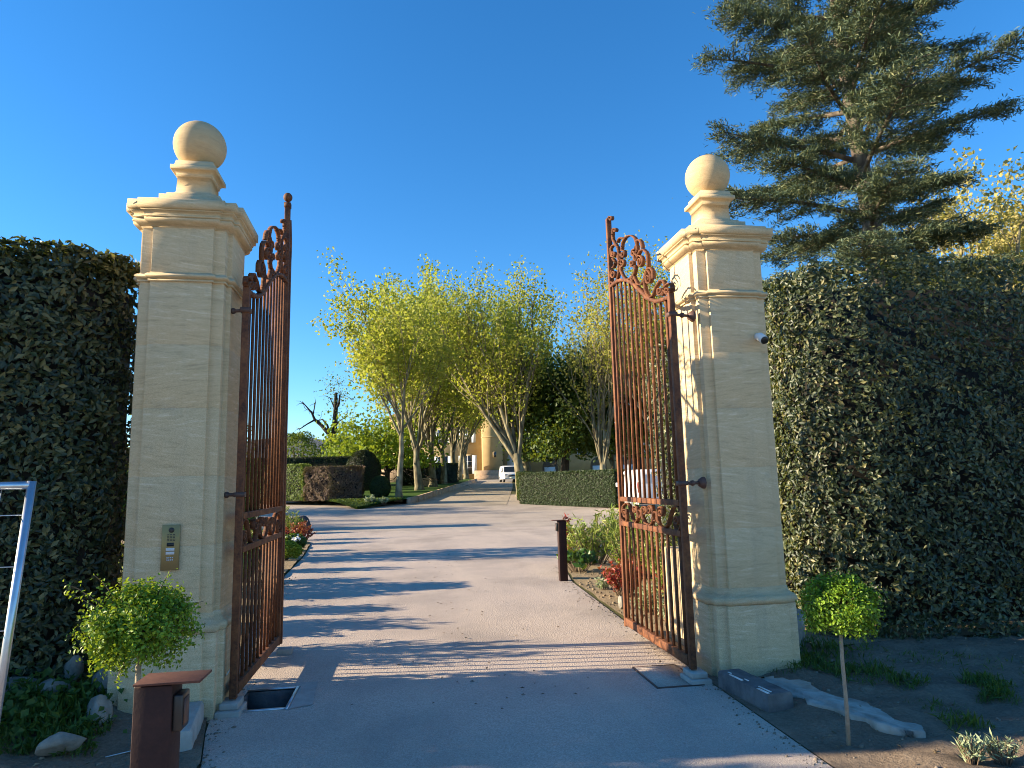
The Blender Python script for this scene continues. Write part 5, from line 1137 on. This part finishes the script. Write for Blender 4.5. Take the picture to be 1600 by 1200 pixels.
# ================================================================ HOUSE AT THE END OF THE AVENUE
hs = thing('country_house', 'ochre country house with a square tower at the end of the avenue', 'house', (11, 92, zt(92)))
zb0 = -.4
def wall_seg(name, a, b, h, mat, th=.6, z0=zb0):
    a = V(*a); b = V(*b); d = b - a; L = np.linalg.norm(d); ang = math.atan2(d[1], d[0])
    nrm = V(math.sin(ang), -math.cos(ang))
    c = (a + b) / 2 - nrm * th / 2
    mb = MB(); mb.box((c[0], c[1], z0 + h / 2), (L, th, h), rot=ang)
    return mb.build(name, mat, hs), ang, nrm
def opening(a, b, s, z, w, h, glass='glass', shut=True, parent=None):
    """window with frame and shutters set on the wall line a-b at distance s"""
    a = V(*a); b = V(*b); d = (b - a) / np.linalg.norm(b - a); ang = math.atan2(d[1], d[0]); nrm = V(d[1], -d[0])
    p = a + d * s
    mb = MB(); q = p + nrm * .02; mb.box((q[0], q[1], z), (w + .3, .10, h + .3), rot=ang); fr = mb.build('window', M['wall_yellow'], parent or hs)
    q = p + nrm * .06; mb = MB(); mb.box((q[0], q[1], z), (w, .06, h), rot=ang); mb.build('pane', M[glass], fr)
    mb = MB(); q = p + nrm * .10
    mb.box((q[0], q[1], z), (.06, .03, h - .01), rot=ang)
    for k in (-.17, .17): mb.box((q[0], q[1], z + h * k), (w - .01, .024, .05), rot=ang)
    mb.build('glazing_bar', M['white'], fr)
    if shut:
        for sd in (-1, 1):
            q = p + nrm * .10 + d * sd * (w / 2 + w * .27); mb = MB(); mb.box((q[0], q[1], z), (w * .5, .06, h), rot=ang); mb.build('shutter', M['shutter'], fr)
LW = ((-14.0, 6.5), (-1.25, .2))
wall_seg('left_wing_wall', *LW, 9.5, M['wall_yellow'])
for s in (1.8, 5.2, 8.6, 12.2):
    opening(*LW, s, 2.0, 1.3, 2.5); opening(*LW, s, 6.0, 1.2, 2.0)
mb = MB(); mb.add([(-14.4, 6.3, 9.1), (-1.0, -.4, 9.1), (1.5, 5.5, 11.0), (-11.5, 12, 11.0)], [(0, 1, 2, 3)])
mb.add([(-14.4, 6.3, 8.95), (-1.0, -.4, 8.95), (1.5, 5.5, 10.85), (-11.5, 12, 10.85)], [(3, 2, 1, 0)]); mb.build('roof', M['roof'], hs)
mb = MB(); mb.box((.05, .2, 7.0), (2.6, 4.0, 15.0)); mb.build('tower', M['wall_yellow'], hs)
mb = MB(); mb.box((.05, .2, 5.6), (2.72, 4.12, .22)); mb.build('string_course', M['wall_yellow'], hs)
mb = MB(); mb.box((.25, -1.86, 3.2), (.5, .12, .8)); w_ = mb.build('tower_window', M['wall_yellow'], hs)
mb = MB(); mb.box((.25, -1.93, 3.2), (.34, .06, .62)); mb.build('pane', M['glass'], w_)
mb = MB(); mb.tube([(1.52, -.4, -.3), (1.52, -.4, 9)], .07, 6); mb.build('downpipe', M['iron'], hs)
wall_seg('recess_wall', (1.35, 1.0), (4.6, 1.0), 8.5, M['wall_yellow'])
# arched carriage door in the recess
mb = MB()
pts = [(2.35, -.3)] + [(3.35 - 1.0 * math.cos(a), 2.6 + 1.0 * math.sin(a)) for a in np.linspace(0, PI, 12)] + [(4.35, -.3)]
mb.loft([[(x, .93, z) for x, z in pts], [(x, 1.05, z) for x, z in pts]]); d_ = mb.build('archway', M['white'], hs)
mb = MB()
pts2 = [(3.35, -.3), (3.35, 3.45)] + [(3.35 + .85 * math.sin(a), 2.6 + .85 * math.cos(a)) for a in np.linspace(.05, PI / 2, 7)] + [(4.2, -.3)]
mb.loft([[(x, .88, z) for x, z in pts2][::-1], [(x, .94, z) for x, z in pts2][::-1]]); mb.build('door_leaf', M['twig'], d_)
mb = MB(); mb.box((-.9, -2.6, .35), (3.2, 1.5, 1.5)); mb.box((-.9, -3.6, .0), (3.4, .6, .9)); mb.build('steps', M['wall_pink'], hs)
RW = ((4.4, 3.5), (24, -7.5))
wall_seg('right_wing_wall', *RW, 5.6, M['wall_yellow'])
for s in (2.2, 9.5, 13, 17, 20.5): opening(*RW, s, 3.6, .9, 1.3)
for s in (4.6, 11.5, 15.5):
    a = V(*RW[0]); b = V(*RW[1]); d = (b - a) / np.linalg.norm(b - a); nrm = V(d[1], -d[0])
    mb = MB()
    pts = [(-1.1, -.3)] + [(-1.1 * math.cos(q), 1.5 + 1.1 * math.sin(q)) for q in np.linspace(0, PI, 12)] + [(1.1, -.3)]
    A_ = [(*(a + d * (s + x) + nrm * .05), z) for x, z in pts]; B2 = [(*(a + d * (s + x) - nrm * .1), z) for x, z in pts]
    mb.loft([A_, B2]); dr = mb.build('archway', M['twig'], hs)
    mb = MB(); c = a + d * s + nrm * .07; mb.box((c[0], c[1], .6), (1.6, .05, 1.7), rot=math.atan2(d[1], d[0])); mb.build('white_door', M['white'], dr)
mb = MB(); mb.add([(4.0, 3.4, 5.15), (24.4, -8.1, 5.15), (26.6, -3.5, 7.2), (6.4, 8.5, 7.2)], [(0, 1, 2, 3)]); mb.add([(4.0, 3.4, 5.0), (24.4, -8.1, 5.0), (26.6, -3.5, 7.05), (6.4, 8.5, 7.05)], [(3, 2, 1, 0)]); mb.build('roof', M['roof'], hs)
# old pink garden wall behind the lime tree
t = thing('garden_wall', 'old pinkish garden wall behind the clipped cone and the lime tree', 'wall', (-2.2, 76, zt(76)))
mb = MB(); mb.box((0, 0, 1.1), (7.5, .45, 3.0), rot=-.55); mb.build('wall', M['wall_pink'], t)
mb = MB(); mb.box((0, 0, 2.68), (7.6, .6, .16), rot=-.55); mb.build('coping', M['concrete'], t)
# stone trough on the lawn
mb = MB(); mb.box((1.15, 60.5, zl(60.5) + .35), (1.3, .6, .75)); tag(mb.build('stone_trough', M['wall_pink'], bevel=.05), 'low stone trough on the lawn between the two nearest plane trunks', 'trough')

# ================================================================ GROUND DETAIL
# stones on the left mound
for i, (x, y, z, s, lab, rz) in enumerate([
    (-2.42, 5.30, .25, (.13, .10, .09), 'rounded grey stone at the left, in the middle of the weeds under the hedge', .4),
    (-2.02, 4.55, .16, (.14, .08, .07), 'pale flat stone nearest the camera under the left hedge', .5),
    (-2.10, 5.42, .26, (.14, .12, .16), 'biggest pale stone, against the left pillar', .2),
    (-2.02, 5.05, .16, (.10, .09, .12), 'small pale stone below the biggest one, at the foot of the left pillar', .9),
    (-2.75, 5.40, .27, (.22, .12, .07), 'long low grey stone half hidden at the foot of the left hedge', .1),
    (-2.45, 5.62, .32, (.08, .08, .12), 'upright grey stone at the foot of the left hedge', .1)]):
    stone(lab, x, y, z, s, 30 + i, 'rock', group='stones under the left hedge', rz=rz)
stone('large grey rock in shade between right pillar and right hedge', 3.42, 6.0, .12, (.26, .16, .30), 41, 'rock', 'rock', cat='rock')
# pale flat slab on the right
mb = MB()
rng = np.random.default_rng(4)
ol = [(2.66, 5.12), (2.80, 5.05), (2.92, 4.86), (2.96, 4.62), (3.04, 4.50), (3.10, 4.28), (3.12, 4.02), (3.04, 3.88), (2.90, 3.90), (2.84, 4.12), (2.80, 4.34), (2.72, 4.52), (2.70, 4.76), (2.62, 4.94)]
ol = [((1 - k) * ol[i][0] + k * ol[(i + 1) % len(ol)][0] + rng.normal() * .022, (1 - k) * ol[i][1] + k * ol[(i + 1) % len(ol)][1] + rng.normal() * .03) for i in range(len(ol)) for k in (0, .33, .66)]
mb.loft([[(x, y, .0) for x, y in ol], [(x, y, .062 + .018 * math.sin(7 * x + 5 * y)) for x, y in ol], [(2.87 + (x - 2.87) * .9, 4.5 + (y - 4.5) * .96, .070 + .018 * math.sin(7 * x + 5 * y)) for x, y in ol]])
tag(mb.build('rock_slab', M['slab']), 'long flat pale rock slab in the soil, behind the thin-stemmed topiary', 'rock slab')
rng = np.random.default_rng(77)
def scatter_pebbles(name, label, pts, zs, s0, s1, mat):
    mb = MB()
    for (x, y), z in zip(pts, zs):
        r = rng.uniform(s0, s1) * rng.uniform(.5, 1.3); a = rng.uniform(0, PI)
        n = 6
        mb.loft([[(x + r * k * (1 + .3 * math.sin(2 * q + a)) * math.cos(q), y + r * k * math.sin(q + a * .3), z + dz * r) for q in np.arange(n) * 2 * PI / n] for k, dz in ((.8, -.3), (1, .2), (.55, .75))])
    return tag(mb.build(name, mat), label, name.replace('_', ' '), kind='stuff')
P = [(rng.uniform(2.4, 6.5), rng.uniform(2.6, 6.0)) for _ in range(420)]
scatter_pebbles('pebbles', 'small pale stones scattered on the dark soil by the right hedge', P, [float(h_right(V(a), V(b))[0]) for a, b in P], .004, .015, M['soilstone'])
P = [(rng.uniform(-3.4, -1.35), rng.uniform(2.6, 5.6)) for _ in range(220)]
scatter_pebbles('pebbles', 'small pale stones scattered on the dark soil by the left pillar', P, [float(h_left(V(a), V(b))[0]) for a, b in P], .004, .014, M['soilstone'])
P = [(interp(DR, b) + rng.uniform(.03, 1.3), b) for b in rng.uniform(6.4, 12, 500)]
scatter_pebbles('pebbles', 'dry clods and stones on the pale soil of the right bed', P, [float(h_bed(V(a), V(b))[0]) for a, b in P], .008, .026, M['soil_pale'])
# grit swept along the tarmac edges
P = []
for k in range(900):
    b = rng.uniform(3.0, 13.0); e = abs(rng.normal()) * .10
    P.append((interp(DL, b) + e, b) if rng.uniform() < .5 else (interp(DR, b) - e, b))
P = [q for q in P if not (PIT[0] - .05 < q[0] < PIT[1] + .05 and PIT[2] - .05 < q[1] < PIT[3] + .05)]
scatter_pebbles('grit', 'grit gathered along both edges of the tarmac', P, [.009] * len(P), .003, .011, M['soilstone'])
# fallen leaves and bits on the tarmac
n = 120
y = 5.0 + 12 * rng.uniform(0, 1, n) ** 1.3
x = .55 + rng.normal(size=n) * .35 + rng.choice([0, .35, -.25, 0], n)
mb = MB(); leaf_mesh(mb, np.column_stack([x, y, np.full(n, .016)]), .036, rng, np.tile(V(0, 0, 2.5), (n, 1)), spread=.35, aspect=.5)
tag(mb.build('leaf_litter', M['twig']), 'dry leaf bits scattered along the middle of the driveway', 'fallen leaves', kind='stuff')
n = 700
x = rng.uniform(2.35, 6.5, n); y = rng.uniform(2.6, 6.0, n)
mb = MB(); leaf_mesh(mb, np.column_stack([x, y, h_right(x, y) + .008]), .03, rng, np.tile(V(0, 0, 2.0), (n, 1)), spread=.5, aspect=.5)
x = rng.uniform(-3.2, -1.3, 300); y = rng.uniform(2.6, 5.7, 300)
leaf_mesh(mb, np.column_stack([x, y, h_left(x, y) + .008]), .03, rng, np.tile(V(0, 0, 2.0), (300, 1)), spread=.5, aspect=.5)
tag(mb.build('leaf_litter', M['soil_pale']), 'dry leaves lying on the dark soil under the hedges', 'fallen leaves', kind='stuff')
# weeds and grass: one sheet on each side
def grass_patch(mb, cx, cy, r, n, hf, hgt, wid=.12, seed=0):
    q = np.random.default_rng(seed)
    a = q.uniform(0, 2 * PI, n); rr = r * np.sqrt(q.uniform(0, 1, n)) * (1 + .3 * np.sin(3 * a + seed))
    x = cx + rr * np.cos(a); y = cy + rr * np.sin(a)
    h = hgt * q.uniform(.4, 1.2, n) * (1 - .5 * rr / (r * 1.3))
    d = np.column_stack([q.normal(size=n) * .5, q.normal(size=n) * .5, np.ones(n)])
    d /= np.linalg.norm(d, axis=1)[:, None]
    P0 = np.column_stack([x, y, hf(x, y)]) + d * h[:, None] * .45
    leaf_mesh(mb, P0, h, q, spread=1, aspect=wid, axis=d * 3, aspread=.2, fold=.03)
mb = MB()
for i, (x, y, r, n, h) in enumerate([(3.28, 5.55, .22, 420, .12), (3.45, 5.15, .30, 620, .12), (3.62, 4.80, .16, 260, .11), (3.05, 5.35, .2, 260, .1), (4.17, 4.68, .16, 420, .11), (3.98, 4.36, .12, 300, .10), (4.1, 4.5, .09, 160, .09), (3.5, 4.3, .18, 120, .07), (4.5, 5.2, .4, 160, .08), (3.35, 3.95, .14, 160, .12), (3.85, 5.6, .4, 240, .1), (5.0, 4.7, .5, 200, .08), (3.5, 5.9, .4, 500, .13)]):
    grass_patch(mb, x, y, r, n, h_right, h, seed=i)
tag(mb.build('grass', M['grass']), 'green weeds and grass tufts on the soil below the right hedge', 'grass', kind='stuff')
mb = MB()
for i, (x, y, r, n, h) in enumerate([(-2.25, 5.0, .28, 1100, .14), (-2.15, 4.75, .25, 700, .12), (-2.45, 4.85, .3, 500, .12), (-2.6, 5.25, .3, 400, .16), (-2.9, 4.9, .4, 400, .15), (-2.2, 5.3, .18, 400, .15), (-2.05, 4.85, .12, 240, .1), (-2.7, 4.4, .4, 240, .1)]):
    grass_patch(mb, x, y, r, n, h_left, h, .2, seed=40 + i)
q = np.random.default_rng(5); n = 500
x = -2.55 + q.normal(size=n) * .32; y = 5.0 + q.normal(size=n) * .28
leaf_mesh(mb, np.column_stack([x, y, h_left(x, y) + q.uniform(.03, .16, n)]), .055, q, np.tile(V(0, -.3, 1), (n, 1)), spread=.5, aspect=.7)
tag(mb.build('grass', M['grass']), 'green weeds and creeping plants among the stones under the left hedge', 'grass', kind='stuff')
# lavender tufts in the lit corner
sprays('lavender', 'pale green lavender tuft in the sunny bottom right corner', 'plant', 3.02, 3.52, .02, .15, .09, 34, M['sage'], .045, .22, 301, per=7, group='lavender tufts')
sprays('lavender', 'second lavender tuft, farther right in the sunny corner', 'plant', 3.20, 3.50, .02, .14, .09, 30, M['sage'], .045, .22, 302, per=7, group='lavender tufts')
mb = MB(); mb.tube([(-1.78, 4.58, .05), (-1.62, 4.66, .055), (-1.50, 4.72, .06)], .004, 6)
tag(mb.build('metal_rod', M['steel']), 'thin pale rod lying on the soil behind the foreground bollard', 'rod')
